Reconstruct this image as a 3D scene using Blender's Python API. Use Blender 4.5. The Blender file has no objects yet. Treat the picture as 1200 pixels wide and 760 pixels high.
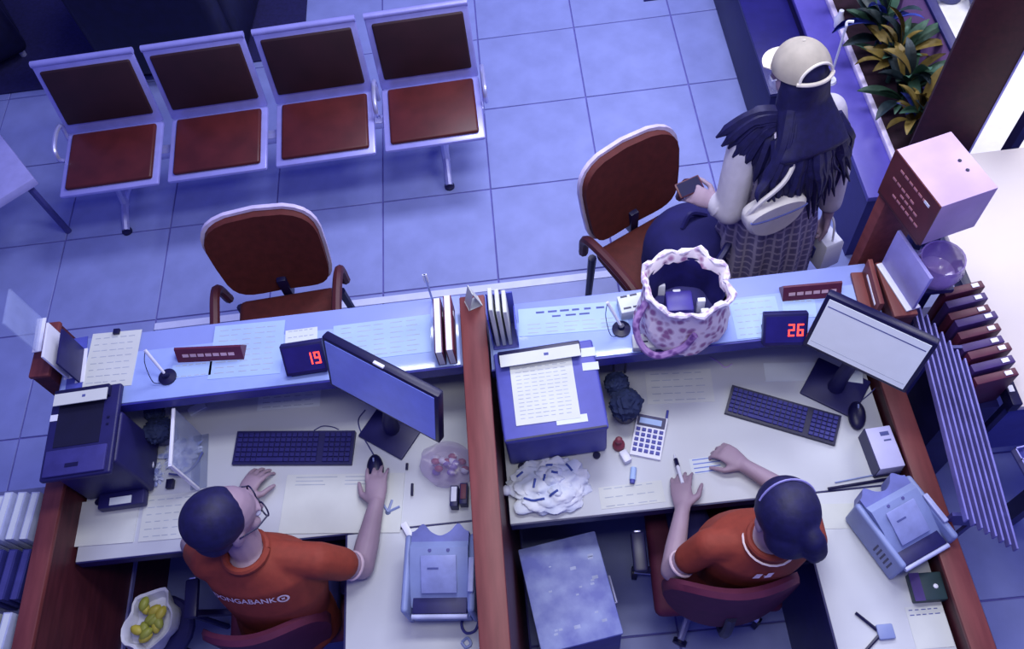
import bpy, bmesh, math, random
from mathutils import Vector, Matrix, Quaternion
random.seed(7)
scene = bpy.context.scene
COL = scene.collection
PI = math.pi

# ------------------------------------------------------------------ camera
F_PX, CAM_H = 1000.0, 3.64
PITCH, YAW, ROLL = math.radians(59.1), math.radians(-4.0), math.radians(-10.0)
FW = Vector((math.sin(YAW)*math.cos(PITCH), math.cos(YAW)*math.cos(PITCH), -math.sin(PITCH)))
_rt = Vector((math.cos(YAW), -math.sin(YAW), 0)); _up = _rt.cross(FW)
RT = _rt*math.cos(ROLL) + _up*math.sin(ROLL)
UP = -_rt*math.sin(ROLL) + _up*math.cos(ROLL)
CAM = Vector((0, 0, CAM_H))
cd = bpy.data.cameras.new('security_camera'); co = bpy.data.objects.new('security_camera', cd)
COL.objects.link(co)
m = Matrix((RT, UP, -FW)).transposed().to_4x4(); m.translation = CAM
co.matrix_world = m
cd.sensor_fit = 'HORIZONTAL'; cd.sensor_width = 36.0; cd.lens = F_PX*36.0/1200.0
cd.clip_start = .05; cd.clip_end = 60
scene.camera = co

# ------------------------------------------------------------------ light
def lin(c):
    return tuple(((v/255)/12.92 if v/255 <= .04045 else ((v/255+.055)/1.055)**2.4) for v in c)
w = bpy.data.worlds.new('room_ambient'); scene.world = w; w.use_nodes = True
bg = w.node_tree.nodes['Background']; bg.inputs[0].default_value = (*lin((124, 128, 242)), 1); bg.inputs[1].default_value = .52
def area(name, loc, sx, sy, power, color, target=None):
    l = bpy.data.lights.new(name, 'AREA'); l.shape = 'RECTANGLE'; l.size = sx; l.size_y = sy
    l.energy = power; l.color = color
    o = bpy.data.objects.new(name, l); COL.objects.link(o); o.location = loc
    d = (Vector(target) if target else Vector((loc[0], loc[1], 0))) - Vector(loc)
    o.rotation_euler = d.to_track_quat('-Z', 'Y').to_euler()
    return o
area('ceiling_lamp_lobby', (0.8, 3.9, 3.9), 1.6, .8, 108, (.80, .82, 1.0))
area('ceiling_lamp_counter', (0.35, 1.75, 3.95), 1.6, .5, 50, (.96, .97, 1.0))
area('ceiling_lamp_desks', (0.2, .4, 3.95), 1.8, .5, 30, (1.0, .97, .90))
area('daylight_right', (3.6, 3.4, 3.2), 1.5, 2.0, 90, (1.0, .98, .95), (2.9, 3.0, 0))
vs = scene.view_settings
vs.view_transform = 'Standard'; vs.look = 'None'; vs.exposure = 0.12; vs.gamma = 1.0; vs.use_curve_mapping = False

# ------------------------------------------------------------------ helpers
def at(x, y, z):
    d = FW + RT*(x-600)/F_PX - UP*(y-380)/F_PX
    return CAM + d*((z-CAM_H)/d.z)
MATS = {}
def mat(name, rgb, rough=.55, metal=0., kind='noise', scale=18., amt=.12, bump=0., rgb2=None, alpha=1., emit=0., spec=.4, trans=0.):
    if name in MATS: return MATS[name]
    M = bpy.data.materials.new(name); M.use_nodes = True; nt = M.node_tree; N = nt.nodes; L = nt.links
    b = N['Principled BSDF']
    c1 = lin(rgb); c2 = lin(rgb2) if rgb2 else tuple(max(0, v*(1-amt*2)) for v in c1)
    b.inputs['Roughness'].default_value = rough; b.inputs['Metallic'].default_value = metal
    b.inputs['Specular IOR Level'].default_value = spec; b.inputs['Alpha'].default_value = alpha
    b.inputs['Transmission Weight'].default_value = trans
    tc = N.new('ShaderNodeTexCoord'); mp = N.new('ShaderNodeMapping'); L.new(tc.outputs['Object'], mp.inputs[0])
    if kind == 'wood':
        mp.inputs['Scale'].default_value = (14, 1.6, 14)
    t = N.new('ShaderNodeTexNoise'); t.inputs['Scale'].default_value = scale; t.inputs['Detail'].default_value = 5
    L.new(mp.outputs[0], t.inputs['Vector']); fac = t.outputs['Fac']
    if kind == 'blotch':
        v = N.new('ShaderNodeTexVoronoi'); v.inputs['Scale'].default_value = scale; L.new(mp.outputs[0], v.inputs['Vector']); fac = v.outputs['Distance']
    if kind == 'check':
        ws = []
        for d in ('X', 'Z'):
            wv = N.new('ShaderNodeTexWave'); wv.bands_direction = d; wv.inputs['Scale'].default_value = scale; wv.inputs['Distortion'].default_value = .6
            L.new(mp.outputs[0], wv.inputs['Vector']); ws.append(wv.outputs['Fac'])
        ma = N.new('ShaderNodeMath'); ma.operation = 'MAXIMUM'; L.new(ws[0], ma.inputs[0]); L.new(ws[1], ma.inputs[1]); fac = ma.outputs[0]
    r = N.new('ShaderNodeValToRGB'); e = r.color_ramp.elements
    lo, hi = {'blotch': (.25, .55), 'check': (.74, .95)}.get(kind, (.33, .68))
    e[0].position, e[1].position = lo, hi
    e[0].color = (*c2, 1); e[1].color = (*c1, 1)
    L.new(fac, r.inputs[0]); L.new(r.outputs[0], b.inputs['Base Color'])
    if bump:
        bp = N.new('ShaderNodeBump'); bp.inputs['Strength'].default_value = bump; bp.inputs['Distance'].default_value = .01
        L.new(fac, bp.inputs['Height']); L.new(bp.outputs[0], b.inputs['Normal'])
    if emit:
        L.new(r.outputs[0], b.inputs['Emission Color']); b.inputs['Emission Strength'].default_value = emit
    MATS[name] = M
    return M

from mathutils import noise as mnoise
def crumpled(bm, rx, ry, h, seed, amp=.22, freq=2.6, sub=5, flat=.35):
    """a crumpled film heap standing on z=0"""
    t = bmesh.new(); bmesh.ops.create_icosphere(t, subdivisions=sub, radius=1)
    off = Vector((seed*3.7, seed*1.3, seed*2.1))
    for v in t.verts:
        p = v.co.copy(); d = mnoise.noise(p*freq+off, noise_basis='VORONOI_F2F1'); e = mnoise.noise(p*1.3+off); g = mnoise.noise(p*freq*2.7+off, noise_basis='VORONOI_F2F1')
        k = 1+amp*(1.3*d-.45)+amp*.9*e+amp*.35*g
        z = p.z*k; v.co = Vector((p.x*k*rx, p.y*k*ry, (max(-flat, z)+flat)/(1+flat)*h))
    add_bm(bm, t); return bm
def add_bm(dst, src, M=None):
    if M is not None: bmesh.ops.transform(src, matrix=M, verts=src.verts)
    vm = {v: dst.verts.new(v.co) for v in src.verts}
    for f in src.faces:
        try: dst.faces.new([vm[v] for v in f.verts])
        except ValueError: pass
    src.free()
def B(): return bmesh.new()
def box(bm, x0, x1, y0, y1, z0, z1, bev=0., seg=2, M=None):
    t = bmesh.new(); bmesh.ops.create_cube(t, size=1)
    bmesh.ops.scale(t, vec=(x1-x0, y1-y0, z1-z0), verts=t.verts)
    bmesh.ops.translate(t, vec=((x0+x1)/2, (y0+y1)/2, (z0+z1)/2), verts=t.verts)
    if bev: bmesh.ops.bevel(t, geom=t.edges[:], offset=min(bev, .49*min(x1-x0, y1-y0, z1-z0)), segments=seg, affect='EDGES', profile=.5)
    add_bm(bm, t, M); return bm
def ball(bm, c, r, seg=14, M=None):
    if isinstance(r, (int, float)): r = (r, r, r)
    t = bmesh.new(); bmesh.ops.create_uvsphere(t, u_segments=seg, v_segments=max(6, seg*2//3), radius=1)
    bmesh.ops.scale(t, vec=r, verts=t.verts)
    if M is not None: bmesh.ops.transform(t, matrix=M.to_4x4(), verts=t.verts)
    bmesh.ops.translate(t, vec=c, verts=t.verts); add_bm(bm, t); return bm
def rings(bm, R, cap=True):
    vr = [[bm.verts.new(p) for p in r] for r in R]; n = len(vr[0])
    for a, b in zip(vr, vr[1:]):
        for i in range(n):
            j = (i+1) % n; bm.faces.new((a[i], a[j], b[j], b[i]))
    if cap: bm.faces.new(vr[0][::-1]); bm.faces.new(vr[-1])
    return bm
def tube(bm, pts, r, seg=8):
    pts = [Vector(p) for p in pts]; n = len(pts)
    rr = r if isinstance(r, (list, tuple)) else [r]*n
    R = []; nrm = None
    for i, p in enumerate(pts):
        d = (pts[min(i+1, n-1)]-pts[max(i-1, 0)]).normalized()
        if nrm is None: nrm = d.orthogonal().normalized()
        else:
            nrm = (nrm - d*nrm.dot(d)); nrm = nrm.normalized() if nrm.length > 1e-6 else d.orthogonal().normalized()
        bn = d.cross(nrm)
        R.append([p + (nrm*math.cos(2*PI*k/seg)+bn*math.sin(2*PI*k/seg))*rr[i] for k in range(seg)])
    return rings(bm, R)
def smooth_path(pts, n=6):
    pts = [Vector(p) for p in pts]; out = []
    P = [pts[0]*2-pts[1]] + pts + [pts[-1]*2-pts[-2]]
    for i in range(1, len(P)-2):
        a, b, c, d = P[i-1:i+3]
        for k in range(n):
            t = k/n; out.append(.5*((2*b)+(c-a)*t+(2*a-5*b+4*c-d)*t*t+(3*b-a-3*c+d)*t**3))
    return out+[pts[-1]]
def lathe(bm, prof, seg=24, c=(0, 0, 0), cap=True):
    return rings(bm, [[Vector(c)+Vector((r*math.cos(2*PI*k/seg), r*math.sin(2*PI*k/seg), z)) for k in range(seg)] for r, z in prof], cap)
def capsule(bm, p, q, r1, r2, seg=12):
    p, q = Vector(p), Vector(q); d = (q-p).normalized(); R = []
    for a in (-80, -50, -25, 0): R.append((p+d*r1*math.sin(math.radians(a)), r1*math.cos(math.radians(a))))
    for a in (0, 25, 50, 80): R.append((q+d*r2*math.sin(math.radians(a)), r2*math.cos(math.radians(a))))
    n = d.orthogonal().normalized(); b = d.cross(n)
    return rings(bm, [[c+(n*math.cos(2*PI*k/seg)+b*math.sin(2*PI*k/seg))*max(r, 1e-4) for k in range(seg)] for c, r in R])
def loft(bm, secs, lr, seg=24):
    """secs: (centre, half width, half depth); lr: left-right axis"""
    lr = Vector(lr).normalized(); R = []
    for i, (c, a, b) in enumerate(secs):
        d = (Vector(secs[min(i+1, len(secs)-1)][0])-Vector(secs[max(i-1, 0)][0])).normalized()
        fr = d.cross(lr).normalized(); l2 = fr.cross(d)
        R.append([Vector(c)+l2*a*math.cos(2*PI*k/seg)+fr*b*math.sin(2*PI*k/seg) for k in range(seg)])
    return rings(bm, R)
def prism(bm, poly, z0, z1):
    return rings(bm, [[Vector((x, y, z)) for x, y in poly] for z in (z0, z1)])
def finish(me, ang=38):
    bm = bmesh.new(); bm.from_mesh(me); bmesh.ops.recalc_face_normals(bm, faces=bm.faces)
    for f in bm.faces: f.smooth = True
    for e in bm.edges:
        if len(e.link_faces) == 2 and e.calc_face_angle(0) > math.radians(ang): e.smooth = False
    bm.to_mesh(me); bm.free()
def obj(name, bm, material, parent=None, label=None, ang=38, loc=None):
    me = bpy.data.meshes.new(name); bm.to_mesh(me); bm.free(); finish(me, ang)
    me.materials.append(material)
    o = bpy.data.objects.new(name, me); COL.objects.link(o)
    if parent: o.parent = parent
    if loc is not None: o.location = loc
    if label: o['label'] = label
    return o
def tag(o, label, cat, group=None):
    o['label'] = label; o['category'] = cat
    if group: o['group'] = group
    return o
def thing(name, label, cat, loc=(0, 0, 0), rz=0., group=None):
    o = bpy.data.objects.new(name, None); COL.objects.link(o); o.empty_display_size = .05
    o.location = loc; o.rotation_euler = (0, 0, rz)
    return tag(o, label, cat, group)
def struct(o): o['kind'] = 'structure'; return o
def copy_tree(o, parent=None):
    c = o.copy(); COL.objects.link(c); c.parent = parent
    for ch in list(o.children): copy_tree(ch, c)
    return c
def remesh(name, bm, voxel, material, parent=None, label=None, it=6):
    me = bpy.data.meshes.new(name+'_src'); bmesh.ops.triangulate(bm, faces=bm.faces[:]); bmesh.ops.recalc_face_normals(bm, faces=bm.faces[:]); bm.to_mesh(me); bm.free()
    o = bpy.data.objects.new(name+'_src', me); COL.objects.link(o)
    md = o.modifiers.new('r', 'REMESH'); md.mode = 'VOXEL'; md.voxel_size = voxel
    if it: s = o.modifiers.new('s', 'SMOOTH'); s.factor = .5; s.iterations = it
    bpy.context.view_layer.update()
    me2 = bpy.data.meshes.new_from_object(o.evaluated_get(bpy.context.evaluated_depsgraph_get()))
    me2.name = name; bpy.data.objects.remove(o); bpy.data.meshes.remove(me)
    me2.materials.clear(); me2.materials.append(material)
    for p in me2.polygons: p.use_smooth = True
    r = bpy.data.objects.new(name, me2); COL.objects.link(r)
    if parent: r.parent = parent
    if label: r['label'] = label
    return r
def stuff(o): o['kind'] = 'stuff'; return o
def text_mesh(name, s, size, material, parent, M, extrude=.0006, bold=0.):
    cu = bpy.data.curves.new(name+'_c', 'FONT'); cu.body = s; cu.size = size; cu.extrude = extrude; cu.align_x = 'CENTER'; cu.align_y = 'CENTER'; cu.offset = bold
    o = bpy.data.objects.new(name+'_c', cu); COL.objects.link(o); bpy.context.view_layer.update()
    me = bpy.data.meshes.new_from_object(o.evaluated_get(bpy.context.evaluated_depsgraph_get())); bpy.data.objects.remove(o)
    me.name = name; me.transform(M); me.materials.clear(); me.materials.append(material)
    r = bpy.data.objects.new(name, me); COL.objects.link(r); r.parent = parent
    return r
def rect_px(pts, z):
    """centre, angle, width, depth of the flat rectangle seen at TL, TR, BR, BL"""
    a, b, c, d = [at(x, y, z) for x, y in pts]
    u = ((b-a)+(c-d))*.5; v = ((a-d)+(b-c))*.5
    return (a+b+c+d)/4, math.atan2(u.y, u.x), u.length, v.length
def dashes(bm, w, h, n, z, th=.003, seed=1, words=5, x0=.08, y0=.1, y1=.9):
    rnd = random.Random(seed)
    for i in range(n):
        y = h/2-h*(y0+(y1-y0)*i/max(1, n-1)); x = -w/2+w*x0
        for k in range(words):
            l = w*(1-2*x0)/words*rnd.uniform(.55, .85)
            box(bm, x, x+l, y-th/2, y+th/2, z, z+.0004); x += w*(1-2*x0)/words
    return bm
# ------------------------------------------------------------------ materials
floor_m = mat('blue_grey_tile', (138, 148, 206), .42, amt=.08, scale=6, spec=.35)
grout_m = mat('grey_grout', (104, 102, 178), .8)
wood_m = mat('red_brown_wood', (120, 60, 60), .5, kind='wood', scale=3, rgb2=(102, 47, 48))
dwood_m = mat('dark_red_brown_wood', (84, 36, 44), .5, kind='wood', scale=3, rgb2=(66, 26, 34))
desk_m = mat('cream_laminate', (200, 204, 212), .5, amt=.03, scale=5, spec=.3)
ledge_m = mat('blue_grey_laminate', (142, 156, 222), .3, amt=.05, scale=4)
dark_m = mat('navy_black_plastic', (34, 32, 92), .45, amt=.1)
blk_m = mat('blue_black_plastic', (22, 20, 66), .4, amt=.1)
prn_m = mat('slate_blue_plastic', (78, 82, 170), .5, amt=.06)
chrome_m = mat('brushed_steel', (196, 198, 240), .3, .6, amt=.05)
frame_m = mat('pale_silver_paint', (158, 158, 226), .35, .25, amt=.05)
seat_m = mat('maroon_leatherette', (84, 30, 30), .42, amt=.15, scale=9)
back_m = mat('dark_maroon_mesh', (46, 18, 26), .6, amt=.15, scale=9)
chair_m = mat('rust_red_fabric', (86, 31, 30), .75, amt=.12, scale=30, bump=.1)
white_m = mat('white_plastic', (226, 228, 244), .4, amt=.03)
paper_m = mat('white_paper', (212, 220, 226), .7, amt=.03, scale=8)
cream_m = mat('cream_paper', (208, 212, 210), .7, amt=.04, scale=8)
bpaper_m = mat('pale_blue_paper', (168, 194, 240), .6, amt=.05, scale=7)
ink_m = mat('grey_blue_ink', (88, 96, 160), .8)
lite_m = mat('faint_print', (176, 184, 200), .8)
red_m = mat('red_digits', (255, 70, 60), .5, emit=2.2)
skin_m = mat('skin', (158, 136, 154), .55, amt=.05, scale=12)
hair_m = mat('blue_black_hair', (24, 22, 76), .6, amt=.2, scale=40, bump=.15)
orange_m = mat('orange_red_polo', (138, 56, 42), .75, amt=.07, scale=40, bump=.06)
trou_m = mat('navy_trousers', (32, 30, 92), .8)
navy_m = mat('navy_cloth', (26, 24, 92), .85, amt=.12, scale=14)
grey_m = mat('machine_grey', (134, 148, 198), .45, amt=.05)
dgrey_m = mat('shadow_grey_plastic', (70, 70, 140), .5)
clear_m = mat('clear_acrylic', (190, 205, 250), .1, alpha=.28, spec=.6)
glass_m = mat('crumpled_clear_film', (214, 222, 246), .25, alpha=.8, kind='blotch', scale=30, rgb2=(150, 162, 216))
green_m = mat('dark_green_leaf', (34, 46, 88), .85, amt=.2)

# ------------------------------------------------------------------ floor
bmf = B(); prism(bmf, [(-4.6, -.9), (4.4, -.9), (4.4, 2.44), (2.03, 2.44), (2.03, 6.6), (-4.6, 6.6)], -.06, -.006)
fl = struct(obj('floor', bmf, grout_m))
gx, gy, T = .40, 3.65, .6
bmt = B(); box(bmt, -T/2+.004, T/2-.004, -T/2+.004, T/2-.004, -.02, 0, .0015, 1)
tile0 = obj('floor_tile', bmt, floor_m, fl)
first = True
for i in range(-7, 6):
    for j in range(-6, 4):
        x, y = gx+(i+.5)*T, gy+(j+.5)*T
        if x > (1.75 if y > 2.3 else 2.9): continue
        t = tile0 if first else tile0.copy()
        if not first: COL.objects.link(t); t.parent = fl
        t.location = (x, y, 0); first = False
# white marking strip on the lobby floor in front of the counter
bm = B(); box(bm, -2.0, .85, 2.385, 2.425, 0, .004)
tag(obj('floor_strip', bm, mat('white_tape', (206, 212, 246), .5, amt=.04)), 'thin white strip laid along the floor before the counter', 'floor marking')
bm = B(); box(bm, .86, 1.52, 4.4, 5.9, 0, .012, .004)
tag(obj('door_mat', bm, mat('navy_mat', (34, 32, 104), .9, amt=.1, scale=60, bump=.2)), 'dark navy entrance mat on the tiled lobby floor', 'mat')

# ------------------------------------------------------------------ counter, ledges, dividers, desks
Z_D, Z_L = .75, 1.05
XL, XC0, XC1, XR = -1.75, -.285, -.195, 1.16
def counter(x0, x1, y0, y1, label):
    t = thing('counter_ledge', label, 'counter', ((x0+x1)/2, y1, 0), 0)
    w2 = (x1-x0)/2; dy = y0-y1
    bm = B(); box(bm, -w2, w2, -.075, -.045, 0, Z_L-.036); obj('front_panel', bm, dwood_m, t)
    bm = B(); box(bm, -w2, w2, dy, 0, Z_L-.036, Z_L-.006, .004); obj('ledge_top', bm, ledge_m, t)
    bm = B(); box(bm, -w2+.01, w2-.01, dy+.004, -.085, Z_L-.006, Z_L, .002); obj('glass_cover', bm, mat('tinted_glass', (160, 180, 240), .12, amt=.03, spec=.5), t)
    bm = B(); box(bm, -w2, w2, dy-.006, dy, Z_L-.05, Z_L+.002); obj('edge_trim', bm, mat('blue_edge_trim', (52, 52, 150), .4), t)
    return t
YLB, YLF, YRB, YRF = 1.405, 1.70, 1.375, 1.635
counter(XL+.002, XC0-.002, YLB, YLF, 'blue-grey customer ledge of the bay holding the open brown books')
counter(XC1+.002, XR-.002, YRB, YRF, 'blue-grey customer ledge carrying the floral bucket bag')

def divider(name, label, x0, x1, ya, yb, ztop, tall=None, trim=None):
    t = thing(name, label, 'partition', ((x0+x1)/2, ya, 0), 0)
    w2 = (x1-x0)/2
    bm = B(); box(bm, -w2+.008, w2-.008, .004, yb-ya-.004, 0, ztop-.022); obj('panel', bm, dwood_m, t)
    bm = B(); box(bm, -w2, w2, 0, yb-ya, ztop-.022, ztop, .005); obj('cap_rail', bm, wood_m, t)
    if tall:
        y0, zt = tall
        bm = B(); box(bm, -w2+.004, w2-.004, y0-ya, yb-ya-.004, ztop, zt-.02); obj('upper_panel', bm, dwood_m, t)
        bm = B(); box(bm, -w2-.002, w2+.002, y0-ya-.004, yb-ya, zt-.02, zt, .005); obj('upper_cap', bm, wood_m, t)
    if trim:
        bm = B(); box(bm, w2-.008, w2, .02, yb-ya-.1, trim, trim+.02); obj('metal_strip', bm, frame_m, t)
    return t
divider('divider_panel', 'long red-brown wooden partition between the two clerk bays', XC0, XC1, .1, 1.655, 1.10)
divider('divider_panel', 'low red-brown partition beside the black printer with a metal strip', XL-.07, XL, .1, 1.74, .90, (1.52, 1.12), .30)
divider('divider_panel', 'low red-brown partition beside the metal slat screen', XR, XR+.075, .1, 1.585, .84, (1.37, 1.12))

def desk(label, x0, x1, yf, yb, rx0, rx1, ry0):
    t = thing('clerk_desk', label, 'desk', ((x0+x1)/2, yf, 0))
    cx = (x0+x1)/2
    bm = B(); box(bm, x0-cx, x1-cx, 0, yb-yf, Z_D-.03, Z_D, .003); obj('desk_top', bm, desk_m, t)
    bm = B(); box(bm, x0-cx+.002, x1-cx-.002, -.005, 0, Z_D-.05, Z_D-.002); obj('edge_band', bm, dark_m, t)
    bm = B(); box(bm, rx0-cx, rx1-cx, ry0-yf, -.006, Z_D-.03, Z_D, .003); obj('return_top', bm, desk_m, t)
    side = rx0-cx
    bm = B(); box(bm, side+.03, side+.05, ry0-yf+.02, -.02, 0, Z_D-.03); obj('side_panel', bm, dark_m, t)
    bm = B(); box(bm, side-.006, side, ry0-yf, -.007, Z_D-.05, Z_D-.002); obj('edge_band', bm, dark_m, t)
    bm = B(); box(bm, x0-cx+.02, x1-cx-.02, yb-yf-.06, yb-yf-.04, 0, Z_D-.03); obj('back_panel', bm, dark_m, t)
    return t
desk('cream L-shaped clerk desk carrying the black slim keyboard', XL+.004, XC0-.004, .955, YLF-.085, -.765, XC0-.004, -.15)
desk('cream L-shaped clerk desk carrying the calculator and white shopping bag', XC1+.004, XR-.004, .925, YRF-.085, .80, XR-.004, -.15)

# ------------------------------------------------------------------ right side: planter, low wall, window, pillar
bm = B(); box(bm, 2.0, 2.03, 2.72, 6.4, 0, .74); struct(obj('wall_right', bm, mat('pink_plaster', (150, 112, 170), .8, amt=.06)))
bm = B(); box(bm, 1.99, 2.035, 2.72, 6.4, .74, .76, .004); struct(obj('trim_1', bm, dark_m))
wn = struct(bpy.data.objects.new('window_1', None)); COL.objects.link(wn); wn.location = (2.012, 5.25, .76)
bm = B(); box(bm, -.006, .006, -2.5, 2.5, .04, 2.2); obj('pane', bm, mat('window_glass', (235, 240, 255), .02, alpha=.08, spec=.3), wn)
bm = B()
for y in (-2.52, 2.5): box(bm, -.02, .02, y, y+.04, 0, 2.24)
obj('window_frame', bm, dark_m, wn)
bm = B(); box(bm, 2.04, 6.5, 2.45, 7.5, -.3, -.1)
struct(obj('floor_outside', bm, mat('bright_pavement', (240, 240, 236), .8, amt=.04)))
rnd = random.Random(3)
for k, (px_, py_) in enumerate([(1100, -14), (1150, -8)]):
    p = at(px_, py_, -.1); bm = B()
    for i in range(9): ball(bm, (rnd.uniform(-.14, .14), rnd.uniform(-.12, .12), rnd.uniform(.03, .08)), rnd.uniform(.05, .08), 8)
    o = remesh('shrub', bm, .02, mat('dark_shrub', (36, 34, 110), .9, amt=.2), None, it=3); o.location = p
    tag(o, ['low dark shrub on the bright pavement outside, away from the pillar', 'low dark shrub on the bright pavement outside, beside the pillar'][k], 'shrub')

pl = thing('planter_box', 'long blue planter box with a wide top along the window wall', 'planter', (1.76, 3.3, 0))
bm = B(); box(bm, -.22, .24, -.95, 1.9, 0, .44); obj('body', bm, mat('deep_blue_panel', (50, 46, 122), .5, amt=.05), pl)
bm = B(); box(bm, -.23, -.07, -.96, 1.9, .44, .47, .003); obj('top_shelf', bm, mat('violet_blue_top', (88, 80, 172), .4, amt=.05), pl)
bm = B(); box(bm, -.075, -.05, -.96, 1.9, .47, .50, .003); obj('white_edge', bm, mat('pale_pink_edge', (226, 214, 244), .4), pl)
bm = B(); box(bm, -.05, .22, -.93, 1.88, .44, .46); obj('soil', bm, mat('dark_soil', (52, 30, 46), .95, amt=.3, bump=.4), pl)
leaf_mats = [mat('leaf_green', (66, 104, 84), .5, amt=.2), mat('leaf_olive', (142, 122, 58), .5, amt=.2), mat('leaf_dark', (40, 58, 66), .5, amt=.25), mat('leaf_blue', (62, 78, 172), .5, amt=.2)]
def leaf_mesh(l, w_):
    bm = B(); n = 7; R = []
    for i in range(n+1):
        t = i/n; ww = w_*math.sin(PI*min(1, t*.93+.06))**.8+.001; x = l*t*(1-.18*t); z = l*(.75*t-.55*t*t)
        R.append([bm.verts.new((x, s*ww, z+abs(s)*ww*.35)) for s in (-1, 0, 1)])
    for a, b in zip(R, R[1:]):
        for k in range(2): bm.faces.new((a[k], a[k+1], b[k+1], b[k]))
    bmesh.ops.solidify(bm, geom=bm.faces[:], thickness=.002)
    return bm
_leaf = []
for k, mm in enumerate(leaf_mats):
    o = obj('leaf', leaf_mesh(.27, .026), mm); _leaf.append(o.data); bpy.data.objects.remove(o)
def plant(x, y, z, label, n, size, seed, mix):
    r = random.Random(seed); t = thing('potted_plant', label, 'plant', (x, y, z), 0, None)
    bm = B(); tube(bm, [(0, 0, 0), (.004, .006, .1), (0, 0, .2)], [.012, .01, .006]); obj('stem', bm, MATS['leaf_green'], t)
    for i in range(n):
        o = bpy.data.objects.new('leaf', _leaf[r.choice(mix)]); COL.objects.link(o); o.parent = t
        o.location = (0, 0, r.uniform(.03, .2)); s = size*r.uniform(.7, 1.25); o.scale = (s, s, s)
        o.rotation_euler = (r.uniform(-.4, .4), r.uniform(-.9, .1), r.uniform(0, 2*PI))
for k, (yy, lab, n, s, mix) in enumerate([
    (2.70, 'yellow-brown leafy plant at the pillar end of the planter', 26, .75, (1, 1, 0, 3)),
    (2.86, 'mixed green and olive plant second from the pillar in the planter', 26, .85, (0, 1, 2)),
    (3.04, 'olive-yellow plant with long leaves in the middle of the planter', 28, .95, (1, 0, 1, 2)),
    (3.26, 'bluish-green plant between two olive plants in the planter', 28, 1.0, (3, 0, 2)),
    (3.52, 'dark green spreading plant near the mat end of the planter', 28, 1.1, (2, 0, 2)),
    (3.9, 'very dark tall plant at the far end of the planter', 28, 1.2, (2, 2, 3))]):
    plant(1.83, yy, .46, lab, n, s, 20+k, mix)

pil = thing('pillar_column', 'tall dark red-brown square pillar behind the boxed brown sign', 'pillar', (1.92, 2.06+.12, 0), math.radians(-33))
pil.location = (1.87, 2.52, 0)
bm = B(); box(bm, -.115, .115, -.13, .13, 0, 3.6, .004); obj('shaft', bm, mat('deep_maroon_wood', (60, 22, 30), .5, kind='wood', scale=3, rgb2=(48, 16, 24)), pil)
bm = B(); box(bm, .115, .122, -.135, -.12, 0, 3.6); obj('corner_trim', bm, frame_m, pil)
bm = B(); box(bm, -.13, .13, -.145, .145, 0, .1, .003); obj('base_trim', bm, dark_m, pil)

# end post with the suggestion box on top
pst = thing('end_post', 'red-brown wooden post at the end of the counter under the box', 'post', (1.245, 1.60, 0), math.radians(14))
bm = B(); box(bm, -.085, .085, .075, .115, 0, 1.37, .003); obj('board', bm, wood_m, pst)
bm = B(); box(bm, -.09, .09, -.11, .12, 1.37, 1.385, .002); obj('shelf', bm, dwood_m, pst)
bx = thing('suggestion_box', 'pinkish white ballot box with a dark red lettered front', 'box', (1.25, 1.60, 1.385), math.radians(14))
bm = B(); box(bm, -.093, .093, -.12, .12, 0, .19, .003); obj('body', bm, mat('pinkish_white_card', (206, 178, 216), .5, amt=.1, scale=7), bx)
bm = B(); box(bm, -.096, -.092, -.12, .12, .0, .19); fp = obj('front_plate', bm, mat('dark_red_plate', (92, 30, 34), .4, amt=.15), bx)
bm = B()
for k, (z, a, b_) in enumerate([(.15, -.07, .06), (.10, -.03, .07), (.075, -.06, .02), (.045, -.08, .05)]):
    y = a
    while y < b_: box(bm, -.0972, -.096, y, y+.018, z-.004, z+.004); y += .024
stuff(obj('lettering', bm, mat('rose_lettering', (190, 130, 140), .6), fp))
bm = B(); box(bm, -.0975, -.096, -.085, -.06, .145, .155); obj('white_mark', bm, white_m, fp)
for y in (-.03, .01):
    bm = B(); lathe(bm, [(.006, .19), (.006, .1915), (.0005, .192)], 10, (.05, y, 0)); obj('keyhole', bm, blk_m, bx)

# slat screen, dark bar, neighbour desk beyond the right divider
sl = thing('slat_screen', 'pale metal slat screen running along the low wooden partition', 'screen', (1.252, 1.05, 0), math.radians(-6))
for k in range(8):
    x = .0+.022*k; z = .99-.010*k
    bm = B(); box(bm, x-.0035, x+.0035, -.34-.01*k, .46-.03*k, z-.03, z, .001, 1); obj('slat', bm, mat('dull_violet_metal', (124, 122, 196), .45, .2), sl)
for y in (-.3, .3):
    bm = B(); box(bm, -.005, .165, y, y+.012, .80, .90); obj('cross_bar', bm, dgrey_m, sl)
    bm = B(); box(bm, .075, .09, y, y+.012, 0, .80); obj('leg', bm, dgrey_m, sl)
nd = thing('side_desk', 'cream side desk with a dark edge bar by the pillar', 'desk', (1.64, 1.15, 0))
bm = B(); box(bm, 0, 1.3, 0, 1.15, .72, .75, .003); obj('desk_top', bm, mat('beige_laminate', (216, 208, 208), .5, amt=.03, scale=3), nd)
bm = B(); box(bm, -.035, 0, 0, .62, .715, .775, .003); bar = obj('edge_bar', bm, blk_m, nd)
for y in (.05, .12, .34, .44, .56):
    bm = B(); box(bm, -.03, -.012, y, y+.025, .775, .778); obj('label_sticker', bm, white_m, bar)
for x in (.04, 1.24):
    for y in (.05, 1.05):
        bm = B(); box(bm, x, x+.04, y, y+.04, 0, .72); obj('leg', bm, dgrey_m, nd)
bm = B(); box(bm, 0, 1.3, .02, .04, .3, .72); obj('modesty_panel', bm, prn_m, nd)
rk = thing('file_rack', 'low dark rack holding maroon files behind the slat screen', 'rack', (1.52, 1.2, 0))
bm = B(); box(bm, -.08, .08, -.02, .42, 0, .70, .003); obj('body', bm, dark_m, rk)
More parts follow.
